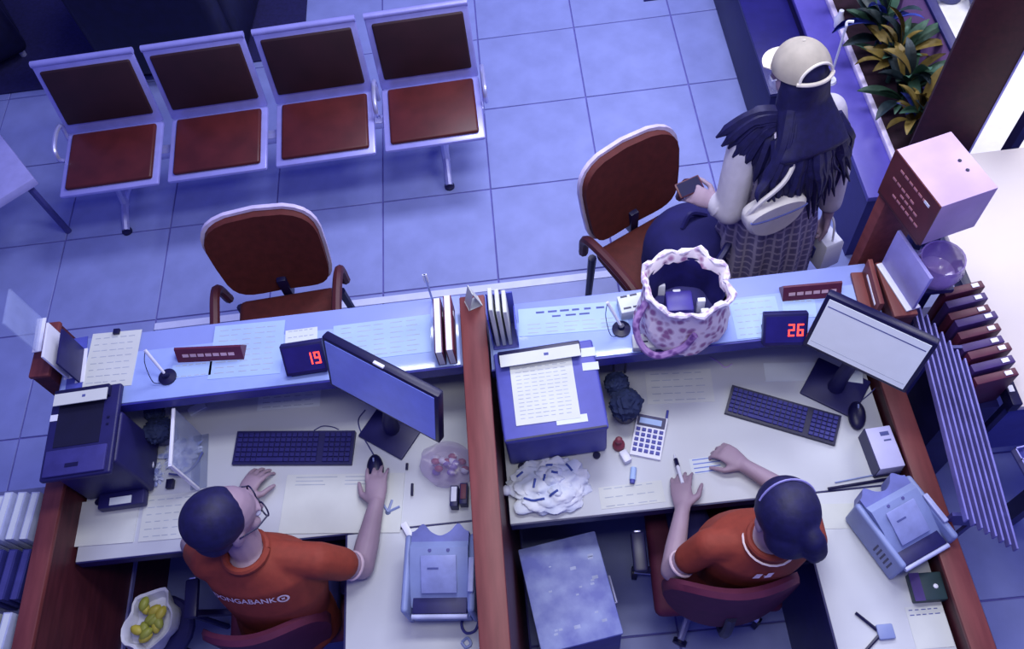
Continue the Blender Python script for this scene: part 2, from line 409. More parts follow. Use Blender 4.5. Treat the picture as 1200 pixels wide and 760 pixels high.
ORD = ['first', 'second', 'third', 'fourth', 'fifth', 'sixth', 'seventh', 'eighth', 'last']
spine_m = [mat('maroon_file', (88, 34, 62), .5), mat('violet_file', (66, 44, 110), .5)]
for k in range(9):
    y = 1.2+.012+.043*k
    t = thing('binder_file', '%s binder file, %s from the glass bowl end of the dark rack' % (['maroon', 'violet'][k % 2], ORD[8-k]), 'binder', (1.52, y, .70), math.radians(8), 'binder files in the rack')
    bm = B(); box(bm, -.075, .075, -.015, .015, 0, .2+.012*(k % 3), .003); obj('cover', bm, spine_m[k % 2], t)
    bm = B(); box(bm, .03, .055, -.008, .008, .2+.012*(k % 3), .203+.012*(k % 3)); obj('label_tab', bm, white_m, t)
tr = thing('wire_tray', 'blue woven wire tray on a stand beside the cream side desk', 'tray', (1.72, .93, 0), math.radians(8))
bm = B(); box(bm, -.09, .22, -.1, .12, .62, .63); obj('tray_base', bm, prn_m, tr)
bm = B()
for k in range(9): box(bm, -.09+.037*k, -.085+.037*k, -.1, .12, .63, .66)
for k in range(6): box(bm, -.09, .22, -.1+.043*k, -.095+.043*k, .63, .66)
stuff(obj('wire_grid', bm, frame_m, tr))
bm = B(); box(bm, .04, .1, -.02, .04, 0, .62); obj('stand', bm, dark_m, tr)
bm = B(); lathe(bm, [(.05, 0), (.075, .03), (.085, .08), (.07, .12), (.074, .125), (.078, .08), (.068, .035), (.03, .012)], 20)
tag(obj('glass_bowl', bm, mat('violet_glass', (176, 150, 220), .12, alpha=.6, spec=.6), None, loc=at(1092, 325, .98)), 'violet clear glass bowl beside the slat screen', 'bowl')
bowl_loc = at(1092, 325, .98)
bs = thing('bowl_stand', 'slim dark stand carrying the violet glass bowl', 'stand', (bowl_loc.x, bowl_loc.y, 0))
bm = B(); box(bm, -.06, .06, -.06, .06, .96, .98, .002); obj('top_plate', bm, dark_m, bs)
bm = B(); box(bm, -.02, .02, -.02, .02, 0, .96); obj('post', bm, dark_m, bs)
# thin posts
sp = thing('signal_post', 'thin dark metal post beside the brown pillar', 'post', (2.12, 2.40, .0))
bm = B(); box(bm, -.018, .018, -.025, .025, .1, 2.6); obj('shaft', bm, dark_m, sp)
bm = B(); box(bm, -.05, .05, -.05, .05, 0, .1, .004); obj('foot', bm, dark_m, sp)
# ------------------------------------------------------------------ waiting bench (four seats)
def bench():
    L = 2.26; pitch = L/4
    t = thing('waiting_bench', 'steel four-seat waiting bench with maroon cushions', 'bench', (-1.285, 3.1, 0), math.radians(1.3))
    # local x along the bench, y backwards, seat front at y=-.05
    bm = B(); box(bm, -L/2+.05, L/2-.02, .16, .22, .33, .375, .004); obj('beam', bm, chrome_m, t)
    for sx in (-.96, .86):
        bm = B(); tube(bm, [(sx, .18, .34), (sx, .17, .18), (sx, .12, .06)], .022)
        tube(bm, smooth_path([(sx, -.02, .016), (sx, .06, .05), (sx, .16, .075), (sx, .3, .05), (sx, .38, .016)]), .02); obj('leg', bm, chrome_m, t)
        for y in (-.02, .38):
            bm = B(); lathe(bm, [(.028, 0), (.028, .012), (.012, .018)], 12, (sx, y, 0)); obj('foot', bm, blk_m, t)
    Rb = Matrix.Translation((0, .318, .42)) @ Matrix.Rotation(math.radians(-15), 4, 'X')
    for k in range(4):
        x0 = -L/2+k*pitch+.02; x1 = x0+pitch-.045
        s = Matrix.Rotation(math.radians(5), 4, 'X')
        bm = B(); box(bm, x0, x1, -.05, .36, .40, .425, .012, M=s); sf = obj('seat_frame', bm, frame_m, t)
        bm = B(); box(bm, x0+.035, x1-.03, -.018, .335, .42, .447, .014, 3, M=s); obj('seat_cushion', bm, seat_m, sf)
        bm = B(); box(bm, x0, x1, -.012, .012, .03, .43, .01, M=Rb)
        tube(bm, [Rb @ Vector((x0, 0, .43)), Rb @ Vector((x1, 0, .43))], .018, 10)
        bf = obj('back_frame', bm, frame_m, t)
        bm = B(); box(bm, x0+.03, x1-.028, -.028, -.008, .09, .395, .012, 3, M=Rb); obj('back_cushion', bm, back_m, bf)
    for sx in (-L/2+.01, -L/2+3*pitch-.004, L/2+.0):
        bm = B(); tube(bm, smooth_path([(sx, .3, .40), (sx, .33, .50), (sx, .27, .53), (sx, .16, .52), (sx, .13, .47), (sx, .16, .42)]), .012, 8)
        obj('armrest', bm, chrome_m, t)
    return t
bench()

# ------------------------------------------------------------------ customer armchairs
def visitor_chair(label, loc, rz):
    """front faces -y"""
    t = thing('visitor_chair', label, 'chair', loc, rz, None)
    bm = B(); box(bm, -.225, .225, -.27, .20, .40, .47, .03, 3); obj('seat', bm, chair_m, t)
    # backrest: rounded shield, curved
    def shield(off, sc):
        bm = B(); n = 28
        pts = []
        for k in range(n):
            a = 2*PI*k/n; c, s = math.cos(a), math.sin(a)
            x = abs(c)**.5*(1 if c > 0 else -1); z = abs(s)**.5*(1 if s > 0 else -1)
            wv = .245*(1+.06*z)*sc; pts.append((x*wv, z*.232*sc))
        def P(x, z, d): return Vector((x, .235+.16*(z+.2)-1.0*x*x*.6+d, .70+z*.98))
        R = [[P(x, z, d) for x, z in pts] for d in (off[0], off[1])]
        vr = [[bm.verts.new(p) for p in r] for r in R]
        for i in range(n): j = (i+1) % n; bm.faces.new((vr[0][i], vr[0][j], vr[1][j], vr[1][i]))
        for r, d in zip(vr, off):
            inner = [bm.verts.new(P(x*.55, z*.55, d)) for x, z in pts]; cv = bm.verts.new(P(0, 0, d))
            for i in range(n):
                j = (i+1) % n; bm.faces.new((r[i], r[j], inner[j], inner[i])); bm.faces.new((inner[i], inner[j], cv))
        return bm
    bk = obj('backrest', shield((-.02, .012), .97), chair_m, t)
    obj('back_shell', shield((.012, .03), 1.03), mat('pale_shell', (206, 196, 236), .4), t)
    for s in (-1, 1):
        bm = B(); tube(bm, smooth_path([(s*.27, .22, .46), (s*.275, .18, .60), (s*.265, .0, .62), (s*.26, -.16, .60), (s*.255, -.22, .52), (s*.24, -.2, .42)]), .022, 8)
        obj('armrest', bm, dwood_m, t)
        for y in (-.22, .2):
            bm = B(); tube(bm, [(s*.235, y, .41), (s*.255, y*1.1, 0)], [.02, .015], 8); obj('leg', bm, blk_m, t)
    bm = B(); box(bm, -.022, .022, .2, .255, .42, .56, .006); obj('back_bracket', bm, blk_m, t)
    return t
visitor_chair('rust-red visitor armchair facing the ledge with the paper documents', (-1.13, 2.00, 0), math.radians(3))
visitor_chair('rust-red visitor armchair turned sideways with a navy bag on it', (.56, 2.16, 0), math.radians(27))
# navy bag on the seat
t = thing('backpack', 'slouched navy backpack lying on the turned rust-red chair', 'bag', (.66, 2.09, .47), math.radians(27))
t.scale = (1.1, 1.1, 1.12)
bm = B(); rnd = random.Random(5)
ball(bm, (0, 0, .14), (.19, .17, .15), 20); ball(bm, (.07, -.03, .11), (.14, .13, .11), 18); ball(bm, (-.08, .0, .09), (.12, .13, .09), 16); box(bm, -.12, .14, -.1, .1, 0, .1, .03)
remesh('body', bm, .012, navy_m, t, it=8)
bm = B(); tube(bm, smooth_path([(-.12, -.13, .08), (-.06, -.175, .2), (.06, -.14, .27), (.12, -.06, .25)]), .014, 6); obj('strap', bm, dark_m, t)
bm = B(); tube(bm, smooth_path([(-.05, .0, .28), (0, .02, .31), (.06, .0, .28)]), .01, 6); obj('top_handle', bm, dark_m, t)

# ------------------------------------------------------------------ furniture at the far left
t = thing('low_table', 'low white side table beside the end of the waiting bench', 'table', (-2.76, 3.20, 0), math.radians(37))
bm = B(); box(bm, -.65, .13, -.22, .55, .41, .46, .005); obj('table_top', bm, mat('pale_violet_top', (158, 158, 218), .5, amt=.06), t)
for x in (-.6, .08):
    for y in (-.17, .5):
        bm = B(); tube(bm, [(x, y, 0), (x, y, .41)], .018, 8); obj('leg', bm, dgrey_m, t)
def lounge(label, loc, rz):
    t = thing('lounge_chair', label, 'armchair', loc, rz)
    lm = mat('black_leather', (14, 14, 52), .5, amt=.2)
    bm = B(); box(bm, -.32, .32, -.36, .3, .06, .42, .05, 3); obj('seat', bm, lm, t)
    bm = B(); box(bm, -.42, .42, .26, .44, .06, .82, .06, 3); obj('backrest', bm, lm, t)
    for s in (-1, 1):
        bm = B(); box(bm, s*.38-.07, s*.38+.07, -.36, .3, .06, .6, .05, 3); obj('armrest', bm, lm, t)
        for y in (-.3, .36):
            bm = B(); lathe(bm, [(.02, 0), (.025, .07)], 10, (s*.36, y, 0)); obj('foot', bm, chrome_m, t)
lounge('dark leather lounge chair behind the middle of the waiting bench', (-2.05, 4.62, .012), math.radians(175))
lounge('dark leather lounge chair at the dim corner past the low table', (-3.62, 4.8, .012), math.radians(120))
bm = B(); box(bm, -4.6, -1.3, 4.3, 6.5, 0, .012, .004)
tag(obj('carpet_runner', bm, mat('dark_navy_carpet', (30, 28, 82), .95, amt=.15, scale=50, bump=.2)), 'dark navy carpet under the lounge chairs behind the bench', 'carpet')

# ------------------------------------------------------------------ stand and pole by the planter
t = thing('display_cabinet', 'dark blue low cabinet behind the person in the cap', 'cabinet', (1.44, 3.45, 0), 0)
bm = B(); box(bm, -.16, .075, -.35, .9, 0, .40, .01); obj('body', bm, mat('ink_blue_paint', (22, 20, 84), .5, amt=.1), t)
bm = B(); box(bm, -.17, .08, -.36, .91, .40, .42, .004); obj('top', bm, mat('ink_blue_top', (28, 25, 98), .4, amt=.1), t)
t = thing('decoration_pot', 'small orange pot on the dark blue low cabinet', 'pot', (1.36, 4.12, .42), 0)
bm = B(); lathe(bm, [(.05, 0), (.075, .08), (.08, .12), (.07, .12), (.06, .06), (.01, .05)], 18); obj('pot', bm, mat('burnt_orange', (150, 60, 36), .6), t)
bm = B(); lathe(bm, [(.08, .115), (.083, .13), (.075, .13)], 18); obj('rim', bm, mat('burnt_orange_dark', (120, 44, 34), .6), t)
t = thing('stanchion_pole', 'thin white pole standing on the top of the blue planter', 'pole', at(972, 95, .47), 0)
bm = B(); tube(bm, [(0, 0, .01), (0, 0, .34)], .006, 8); tube(bm, smooth_path([(0, 0, .34), (.005, .01, .355), (.03, .0, .36)]), .007, 8); obj('rod', bm, white_m, t)
bm = B(); lathe(bm, [(.035, 0), (.03, .012), (.005, .014)], 14); obj('base', bm, white_m, t)
bm = B(); lathe(bm, [(.018, 0), (.026, .05), (.014, .075), (.012, .1)], 14)
tag(obj('white_bottle', bm, white_m, None, loc=at(981, 31, .47)), 'small white bottle on the top of the blue planter', 'bottle')
# ------------------------------------------------------------------ printers
def printer(label, pts, h, mbody, mtop, back):
    c, a, wd, dp = rect_px(pts, Z_D+h)
    t = thing('desk_printer', label, 'printer', (c.x, c.y, Z_D), a)
    w2, d2 = wd/2, dp/2
    yb = min(d2, back-c.y-.01)
    bm = B(); box(bm, -w2, w2, -d2+.05, yb, .012, h-.025, .012, 3); obj('body', bm, mbody, t)
    bm = B(); box(bm, -w2+.004, w2-.004, -d2+.004, d2-.004, h-.025, h, .008, 3); top = obj('top_cover', bm, mtop, t)
    bm = B(); box(bm, -w2+.02, w2*.72, d2-.055, d2-.012, h, h+.022, .004); st = obj('feeder_bar', bm, blk_m, t)
    bm = B(); box(bm, -w2+.025, w2*.70, d2-.075, d2-.03, h+.022, h+.026); obj('paper_strip', bm, cream_m, st)
    bm = B(); box(bm, w2*.0, w2*.09, d2-.055, d2-.045, h+.026, h+.0266); obj('printed_mark', bm, ink_m, st)
    for sx in (-1, 1):
        for sy in (-1, 1):
            bm = B(); lathe(bm, [(.012, 0), (.014, .012)], 10, (sx*(w2-.04), sy*(d2-.04), 0)); obj('foot', bm, blk_m, t)
    return t, w2, d2, h, top
# black printer, left bay
t, w2, d2, h, top = printer('black box printer beside the low partition with the metal strip', [(50, 462), (133, 448), (141, 552), (56, 562)], .33, dark_m, dark_m, YLB-.02)
bm = B(); box(bm, -w2+.035, w2*.55, -d2*.30, d2*.62, h, h+.002); obj('output_recess', bm, mat('black_recess', (12, 11, 48), .6), top)
bm = B(); box(bm, -w2+.02, w2-.02, -d2+.012, -d2*.38, h, h+.012, .004); fp = obj('control_panel', bm, mat('slate_panel', (60, 58, 128), .45), t)
bm = B(); box(bm, -.03, .015, -d2*.78, -d2*.70, h+.012, h+.014); obj('button_bar', bm, blk_m, fp)
bm = B(); box(bm, -w2+.008, -w2+.034, d2*.30, d2*.44, h, h+.002); obj('sticker', bm, white_m, top)
bm = B(); box(bm, w2*.7, w2-.03, d2*.2, d2*.24, h, h+.004); box(bm, w2*.7, w2-.03, d2*.05, d2*.09, h, h+.004); obj('vent_slot', bm, blk_m, top)
bm = B(); box(bm, -w2+.06, w2-.02, -d2-.005, -d2+.052, .012, .05, .006); tr_ = obj('paper_tray', bm, dark_m, t)
bm = B(); box(bm, -.02, .06, -d2+.002, -d2+.03, .05, .053); obj('tray_paper', bm, paper_m, tr_)
# slate blue printer, right bay
t, w2, d2, h, top = printer('slate blue box printer with a paper sheet lying on its lid', [(576, 412), (697, 396), (713, 500), (590, 521)], .33, prn_m, prn_m, YRB-.02)
bm = B(); box(bm, -w2+.01, w2-.01, -d2+.006, -d2+.012, h-.002, h+.001); obj('lid_seam', bm, blk_m, top)
c, a, wd, dp = rect_px([(594, 424), (664, 420), (686, 485), (608, 501)], Z_D+h+.004)
pp = thing('paper_sheet', 'large pale printed sheet lying on the slate blue printer', 'paper', (c.x, c.y, Z_D+h), a)
bm = B(); box(bm, -wd/2, wd/2, -dp/2, dp/2, 0, .003); obj('sheet', bm, cream_m, pp)
bm = B(); dashes(bm, wd, dp, 14, .003, .0025, 4, 7); stuff(obj('print', bm, lite_m, pp))
for k, (q, lab) in enumerate([([(680, 408), (697, 406), (698, 416), (681, 418)], 'white sticky note at the far corner of the slate blue printer'), ([(682, 425), (701, 423), (702, 432), (683, 434)], 'small white label below the sticky note on the slate blue printer'), ([(651, 489), (688, 484), (689, 493), (653, 498)], 'torn white receipt slip at the front of the slate blue printer')]):
    c, a, wd, dp = rect_px(q, Z_D+h+.003)
    bm = B(); box(bm, -wd/2, wd/2, -dp/2, dp/2, 0, .002)
    o = obj('note_slip', bm, paper_m, None, loc=(c.x, c.y, Z_D+h)); o.rotation_euler.z = a; tag(o, lab, 'note')

# ------------------------------------------------------------------ flat papers
def sheet(name, label, cat, pts, z, mm, lines=0, seed=1, th=.0015, lm=None, words=5, inset=(.1, .9), lw=.003):
    c, a, wd, dp = rect_px(pts, z)
    t = thing(name, label, cat, (c.x, c.y, z), a)
    bm = B(); box(bm, -wd/2, wd/2, -dp/2, dp/2, 0, th); obj('sheet', bm, mm, t)
    if lines: bm = B(); dashes(bm, wd, dp, lines, th, lw, seed, words, y0=inset[0], y1=inset[1]); stuff(obj('print', bm, lm or lite_m, t))
    return t, wd, dp, th
# on the left ledge
t, wd, dp, th = sheet('clipboard_sheet', 'cream form held by a clip at the printer end of the ledge', 'paper', [(103, 392), (162, 387), (159, 450), (101, 456)], Z_L, cream_m, 8, 3)
bm = B(); box(bm, -.012, .012, dp/2-.014, dp/2+.008, th, th+.012, .003); obj('clip', bm, blk_m, t)
sheet('blue_folder', 'narrow blue folder beside the clipped cream form', 'folder', [(82, 398), (101, 395), (99, 454), (80, 458)], Z_L, mat('mid_blue_card', (84, 92, 190), .5), 0, th=.004)
sheet('large_form', 'large pale form under the nameplate on the ledge', 'paper', [(246, 383), (330, 376), (333, 436), (250, 444)], Z_L, bpaper_m, 9, 5)
sheet('folded_note', 'small pale note behind the queue display showing 19', 'paper', [(333, 388), (371, 383), (373, 400), (336, 405)], Z_L, paper_m, 3, 6)
sheet('laminated_sheet', 'light blue laminated sheet behind the tilted monitor', 'paper', [(381, 384), (502, 369), (508, 411), (400, 424)], Z_L, bpaper_m, 7, 8)
sheet('info_strip', 'pale strip of paper beside the pen stand', 'paper', [(200, 428), (247, 424), (249, 438), (203, 444)], Z_L, bpaper_m, 2, 9)
# on the right ledge
t, wd, dp, th = sheet('notice_sheet', 'light blue printed notice with a two-line heading on the ledge', 'paper', [(604, 363), (733, 352), (737, 384), (612, 394)], Z_L, bpaper_m, 3, 11, inset=(.6, .9))
bm = B(); dashes(bm, wd*.8, dp, 1, th, .008, 12, 6, y0=.18); dashes(bm, wd*.45, dp, 1, th, .007, 13, 3, y0=.36); stuff(obj('heading', bm, ink_m, t))
sheet('ledge_form', 'pale blue form beside the queue display showing 26', 'paper', [(856, 352), (912, 347), (916, 392), (862, 398)], Z_L, bpaper_m, 6, 14)
sheet('ledge_leaflet', 'pale leaflet under the tilted white monitor', 'paper', [(917, 352), (960, 350), (952, 372), (917, 370)], Z_L, bpaper_m, 2, 15)
# on the left desk
sheet('open_book', 'blank cream page at the printer corner of the desk', 'paper', [(86, 590), (160, 584), (162, 634), (88, 640)], Z_D, cream_m, 0, th=.004)
sheet('ruled_page', 'ruled cream page by the head of the clerk in glasses', 'paper', [(165, 583), (228, 577), (232, 628), (168, 634)], Z_D, cream_m, 6, 21, th=.003)
sheet('form_pad', 'broad cream form pad beneath the hand on the mouse', 'paper', [(330, 556), (470, 556), (474, 622), (334, 626)], Z_D, cream_m, 3, 22, th=.004, inset=(.05, .18), words=2)
sheet('receipt_stack', 'stack of thin pale receipts along the ledge of the book bay', 'paper', [(296, 456), (372, 449), (380, 474), (310, 478)], Z_D, paper_m, 5, 23, lm=lite_m)
sheet('curled_note', 'small folded white note beside the clear plastic pouch', 'paper', [(219, 480), (238, 470), (243, 476), (224, 487)], Z_D, paper_m, 0, th=.006)
# on the right desk
sheet('white_form', 'white form under the tilted white monitor on the desk', 'paper', [(895, 426), (957, 424), (956, 446), (897, 446)], Z_D, paper_m, 0, th=.002)
sheet('striped_cheque', 'blue striped cheque between the hands of the clerk with the ponytail', 'paper', [(806, 538), (852, 532), (858, 550), (812, 556)], Z_D, paper_m, 4, 25, lm=mat('blue_stripe', (120, 140, 220), .7), words=1, lw=.004)
sheet('desk_pad', 'pale paper sheet lying before the slate blue printer', 'paper', [(755, 435), (838, 432), (832, 470), (760, 474)], Z_D, cream_m, 5, 26)
sheet('ledger_page', 'cream ledger page under the pen of the clerk with the ponytail', 'paper', [(700, 572), (775, 562), (780, 588), (706, 596)], Z_D, cream_m, 3, 27)
sheet('green_form', 'pale form with small print below the dark green box', 'paper', [(1066, 712), (1110, 708), (1112, 757), (1068, 760)], Z_D, cream_m, 2, 28, inset=(.08, .2), lm=ink_m)
sheet('yellow_receipt', 'pale receipt strip behind the cash counter with the lens', 'paper', [(962, 590), (1004, 590), (1010, 618), (966, 620)], Z_D, cream_m, 0)

# ------------------------------------------------------------------ nameplates, displays, stands
def nameplate(label, pts, mm):
    c, a, wd, dp = rect_px(pts, Z_L+.02)
    t = thing('nameplate', label, 'nameplate', (c.x, c.y, Z_L), a)
    bm = B(); rings(bm, [[Vector((x, y, z)) for y, z in ((-.03, 0), (.03, 0), (.004, .05), (-.004, .05))] for x in (-wd/2, wd/2)]); obj('wedge', bm, mm, t)
    bm = B(); x = -wd*.4
    M = Matrix.Translation((0, -.0172, .025)) @ Matrix.Rotation(math.atan2(.05, .026), 4, 'X')
    while x < wd*.3: box(bm, x, x+.022, -.006, .006, .0, .0012, M=M); x += .028
    stuff(obj('lettering', bm, mat('plate_lettering', (214, 180, 196), .6), t))
    return t
nameplate('dark red lettered nameplate beside the queue display showing 19', [(206, 406), (283, 403), (288, 416), (210, 420)], mat('plum_plate', (96, 38, 66), .4))
nameplate('dark red lettered nameplate behind the tilted white monitor', [(916, 335), (984, 329), (985, 342), (916, 348)], mat('plum_plate', (96, 38, 66), .4))
SEG = {'0': 'abcdef', '1': 'bc', '2': 'abged', '6': 'afgedc', '9': 'abcdfg'}
def queue_display(label, pts, digits):
    c, a, wd, dp = rect_px(pts, Z_L+.05)
    t = thing('queue_display', label, 'display', (c.x, c.y, Z_L), a)
    tilt = math.radians(32); hh = .115; M = Matrix.Translation((0, -.03, 0)) @ Matrix.Rotation(-(PI/2-tilt)+PI/2-math.radians(0), 4, 'X')
    M = Matrix.Translation((0, -.045, .024)) @ Matrix.Rotation(math.radians(52), 4, 'X')
    bm = B(); box(bm, -wd/2, wd/2, 0, hh, -.03, 0, .004); 
    bmesh.ops.transform(bm, matrix=M, verts=bm.verts); case = obj('case', bm, dark_m, t)
    bm = B(); box(bm, -wd/2+.008, wd/2-.008, .012, hh-.01, 0, .0012, M=M); obj('screen', bm, mat('display_window', (44, 38, 122), .25), case)
    bm = B(); box(bm, -wd/2+.01, wd/2-.01, -.035, .05, 0, .012, .003); obj('foot', bm, dark_m, t)
    x = .008
    for ch in digits:
        bm = B(); w_, h_, s_ = .021, .044, .0055; y0 = .034
        sg = {'a': (0, w_, h_-s_, h_), 'd': (0, w_, 0, s_), 'g': (0, w_, h_/2-s_/2, h_/2+s_/2), 'f': (0, s_, h_/2, h_), 'b': (w_-s_, w_, h_/2, h_), 'e': (0, s_, 0, h_/2), 'c': (w_-s_, w_, 0, h_/2)}
        for q in SEG[ch]:
            x0, x1, y_, y1 = sg[q]; box(bm, x+x0, x+x1, y0+y_, y0+y1, .0012, .0024, M=M)
        obj('digit', bm, red_m, case); x += .029
    return t
queue_display('black queue display showing red 19 beside the dim blue monitor', [(332, 409), (381, 402), (384, 432), (335, 440)], '19')
queue_display('black queue display showing red 26 beside the bright white monitor', [(893, 373), (944, 374), (946, 398), (893, 402)], '26')

def pen_stand(label, p, rz):
    t = thing('pen_stand', label, 'pen stand', p, rz)
    bm = B(); lathe(bm, [(.032, 0), (.032, .008), (.012, .014), (.01, .03)], 18); obj('base', bm, blk_m, t)
    bm = B(); tube(bm, [(0, 0, .02), (-.035, .05, .12)], [.005, .006], 8); obj('pen', bm, white_m, t)
    bm = B(); tube(bm, smooth_path([(-.035, .05, .12), (-.05, .02, .08), (-.045, -.02, .02), (-.02, -.028, .012)]), .0015, 5); obj('cord', bm, blk_m, t)
pen_stand('white pen on a black round stand beside the clipped cream form', at(197, 442, Z_L), 0)
pen_stand('white pen on a black round stand beside the printed notice', at(728, 386, Z_L), math.radians(10))
# brochure books at the end of the left ledge
for k, (x, lab) in enumerate([(511, 'dark plum brochure leaning beside the partition end'), (521, 'maroon brochure with a white edge nearest the partition end')]):
    p = at(x, 413, Z_L); p.z = Z_L
    t = thing('brochure', lab, 'brochure', (XC0-.075+.038*k, 1.475, Z_L), 0)
    bm = B(); box(bm, -.014, .014, -.06, .16, 0, .09+.01*k, .002); obj('cover', bm, [mat('plum_cover', (92, 40, 76), .5), mat('maroon_cover', (112, 40, 60), .5)][k], t)
    bm = B(); box(bm, -.010, .010, -.0602, .158, .006, .092+.01*k); obj('pages', bm, white_m, t)
    bm = B(); box(bm, .0135, .0152, .1, .12, .03, .06); obj('cover_mark', bm, white_m, t)
t = thing('leaflet_post', 'thin white post on the ledge beside the brochures', 'post', at(507, 352, Z_L), 0)
bm = B(); tube(bm, [(0, 0, 0), (0, 0, .17)], .004, 8); obj('rod', bm, mat('pale_acrylic', (176, 190, 246), .2), t)
bm = B(); box(bm, -.008, .008, -.003, .003, .12, .17, .001); obj('white_tip', bm, white_m, t)
# small white card on the far end of the partition
t = thing('price_card', 'small white folded card on the far end of the partition', 'card', (-.235, 1.62, 1.10), math.radians(20))
bm = B(); rings(bm, [[Vector((x, y, z)) for x, z in ((-.025, 0), (-.022, 0), (.0, .085), (.022, 0), (.025, 0), (.001, .09), (-.001, .09))] for y in (-.022, .022)]); obj('card', bm, cream_m, t)
bm = B(); box(bm, -.026, .026, -.022, .022, 0, .002); obj('base', bm, cream_m, t)
# leaflet holder
t = thing('leaflet_holder', 'tall clear holder of white leaflets beside the partition and slate printer', 'leaflet holder', (-.135, 1.50, Z_L), 0)
bm = B(); box(bm, -.045, .045, -.05, .06, 0, .006, .002); obj('base', bm, prn_m, t)
bm = B(); box(bm, -.045, -.041, -.045, .055, .006, .2); box(bm, .041, .045, -.045, .055, .006, .12); box(bm, -.045, .045, .051, .055, .006, .2); obj('holder', bm, mat('blue_acrylic', (84, 92, 200), .2, alpha=.85), t)
for k in range(3):
    bm = B(); box(bm, -.034+.022*k, -.02+.022*k, -.04, .048, .008, .25-.012*k, .002, 1); obj('leaflet', bm, cream_m, t)
# left ledge corner: upright leaflets and clear stands
for k, (x, y, hgt, mm, lab) in enumerate([(42, 420, .2, 'clear_acrylic', 'clear acrylic upright panel nearest the low partition corner'), (60, 412, .17, 'white_plastic', 'white upright leaflet beside the clear acrylic panel'), (72, 424, .15, 'navy_black_plastic', 'dark upright leaflet beside the white leaflet')]):
    p = at(x, y, 1.16 if k == 0 else Z_L)
    zz = Z_L
    x_ = [-1.785, -1.72, -1.675][k]; y_ = [1.66, 1.60, 1.58][k]; zz = [1.16, Z_L, Z_L][k]
    t = thing('upright_leaflet', lab, 'leaflet', (x_, y_, zz), math.radians(4))
    bm = B(); box(bm, -.004, .004, -.07, .07, .004, hgt, .001); obj('panel', bm, MATS[mm], t)
    bm = B(); box(bm, -.016, .016, -.07, .07, 0, .005, .001); obj('foot', bm, white_m, t)
# signs at the right corner
t = thing('upright_sign', 'pale blue upright sign on the partition end below the box', 'sign', (1.20, 1.49, 1.12), math.radians(12))
bm = B(); box(bm, -.006, .006, -.11, .09, .008, .19, .002); obj('panel', bm, mat('violet_white_sheet', (170, 164, 236), .4, amt=.1, scale=12), t)
bm = B(); box(bm, -.025, .025, -.11, .09, 0, .008, .002); obj('foot', bm, white_m, t)
t = thing('nameplate', 'brown lettered plate standing by the upright sign', 'nameplate', (1.115, 1.50, Z_L), math.radians(-4))
bm = B(); box(bm, -.03, .03, -.09, .09, 0, .012, .002); box(bm, .008, .024, -.09, .09, .012, .09, .002); obj('plate', bm, wood_m, t)
bm = B(); box(bm, .006, .008, -.07, .05, .045, .055); obj('lettering', bm, white_m, t)

# ------------------------------------------------------------------ bucket bag
t = thing('bucket_bag', 'floral drawstring bucket bag open on the ledge', 'bag', (.475, 1.475, Z_L), math.radians(-4))
fl_m = mat('floral_cloth', (240, 230, 238), .8, kind='blotch', scale=34, rgb2=(166, 118, 160))
def crumple(seed, amp):
    r = random.Random(seed); ph = [(r.uniform(0, 6.28), r.randint(2, 9), r.uniform(8, 40), r.uniform(.3, 1)) for _ in range(8)]
    return lambda a, z: amp*sum(w_*math.sin(n*a+k*z+p) for p, n, k, w_ in ph)/3
cr = crumple(2, .007)
def bagring(r, z, f=1., n=48): return [Vector(((r+cr(2*PI*k/n, z)*f)*math.cos(2*PI*k/n)*1.08, (r+cr(2*PI*k/n, z)*f)*math.sin(2*PI*k/n), z)) for k in range(n)]
prof = [(.105, 0), (.135, .012), (.148, .04), (.145, .08), (.138, .12), (.128, .17), (.122, .21), (.124, .235), (.130, .25), (.126, .262), (.116, .25), (.110, .225)]
cr = crumple(2, .011)
bm = B(); rings(bm, [bagring(r, z, 1.4 if z > .22 else 1.) for r, z in prof], False)
for v in bm.verts: v.co += v.co.normalized()*.008*mnoise.noise(v.co*28, noise_basis='VORONOI_F2F1')
obj('cloth_body', bm, fl_m, t, ang=30)
lr_ = [bagring(r, z, .5) for r, z in ((.112, .232), (.108, .17), (.096, .085), (.04, .075))]
bm = B(); rings(bm, lr_, False); bm.verts.ensure_lookup_table(); bm.faces.new([bm.verts[-48+k] for k in range(48)]); obj('dark_lining', bm, mat('navy_lining', (40, 36, 116), .7, amt=.2), t)
bm = B(); tube(bm, [Vector((p.x*1.03, p.y*1.03, p.z+.006*math.sin(k*2.3)+.004*math.sin(k*5.1))) for k, p in enumerate(bagring(.124, .255, 1.6)+bagring(.124, .255, 1.6)[:1])], [.009+.004*math.sin(k*1.7) for k in range(49)], 8); obj('frill_rim', bm, mat('white_frill', (236, 230, 240), .8, kind='blotch', scale=50, rgb2=(190, 166, 204)), t)
bm = B(); tube(bm, smooth_path([(-.13, -.03, .2), (-.165, -.08, .15), (-.15, -.12, .08), (-.10, -.15, .05), (-.02, -.15, .09), (.02, -.135, .15)]), .012, 8); obj('handle_strap', bm, mat('mauve_strap', (176, 140, 196), .7, kind='blotch', scale=40, rgb2=(110, 70, 140)), t)
bm = B(); box(bm, -.06, .03, -.04, .04, .075, .15, .008); obj('wallet_inside', bm, mat('violet_wallet', (70, 60, 156), .4), t)
for k, (x, y) in enumerate([(-.065, .05), (-.02, .02), (.055, -.01), (.06, -.035), (.035, -.045)]):
    bm = B(); box(bm, x-.013, x+.013, y-.008, y+.008, .075, .14+.012*k, .003, M=Matrix.Rotation(.12*(k-2), 4, 'X')); obj('small_item', bm, white_m, t)
t = thing('carton_box', 'flat white carton with dark print at the foot of the bucket bag', 'box', (.405, 1.325+.07, Z_L), math.radians(-4))
t.location = (.372, 1.352, Z_L)
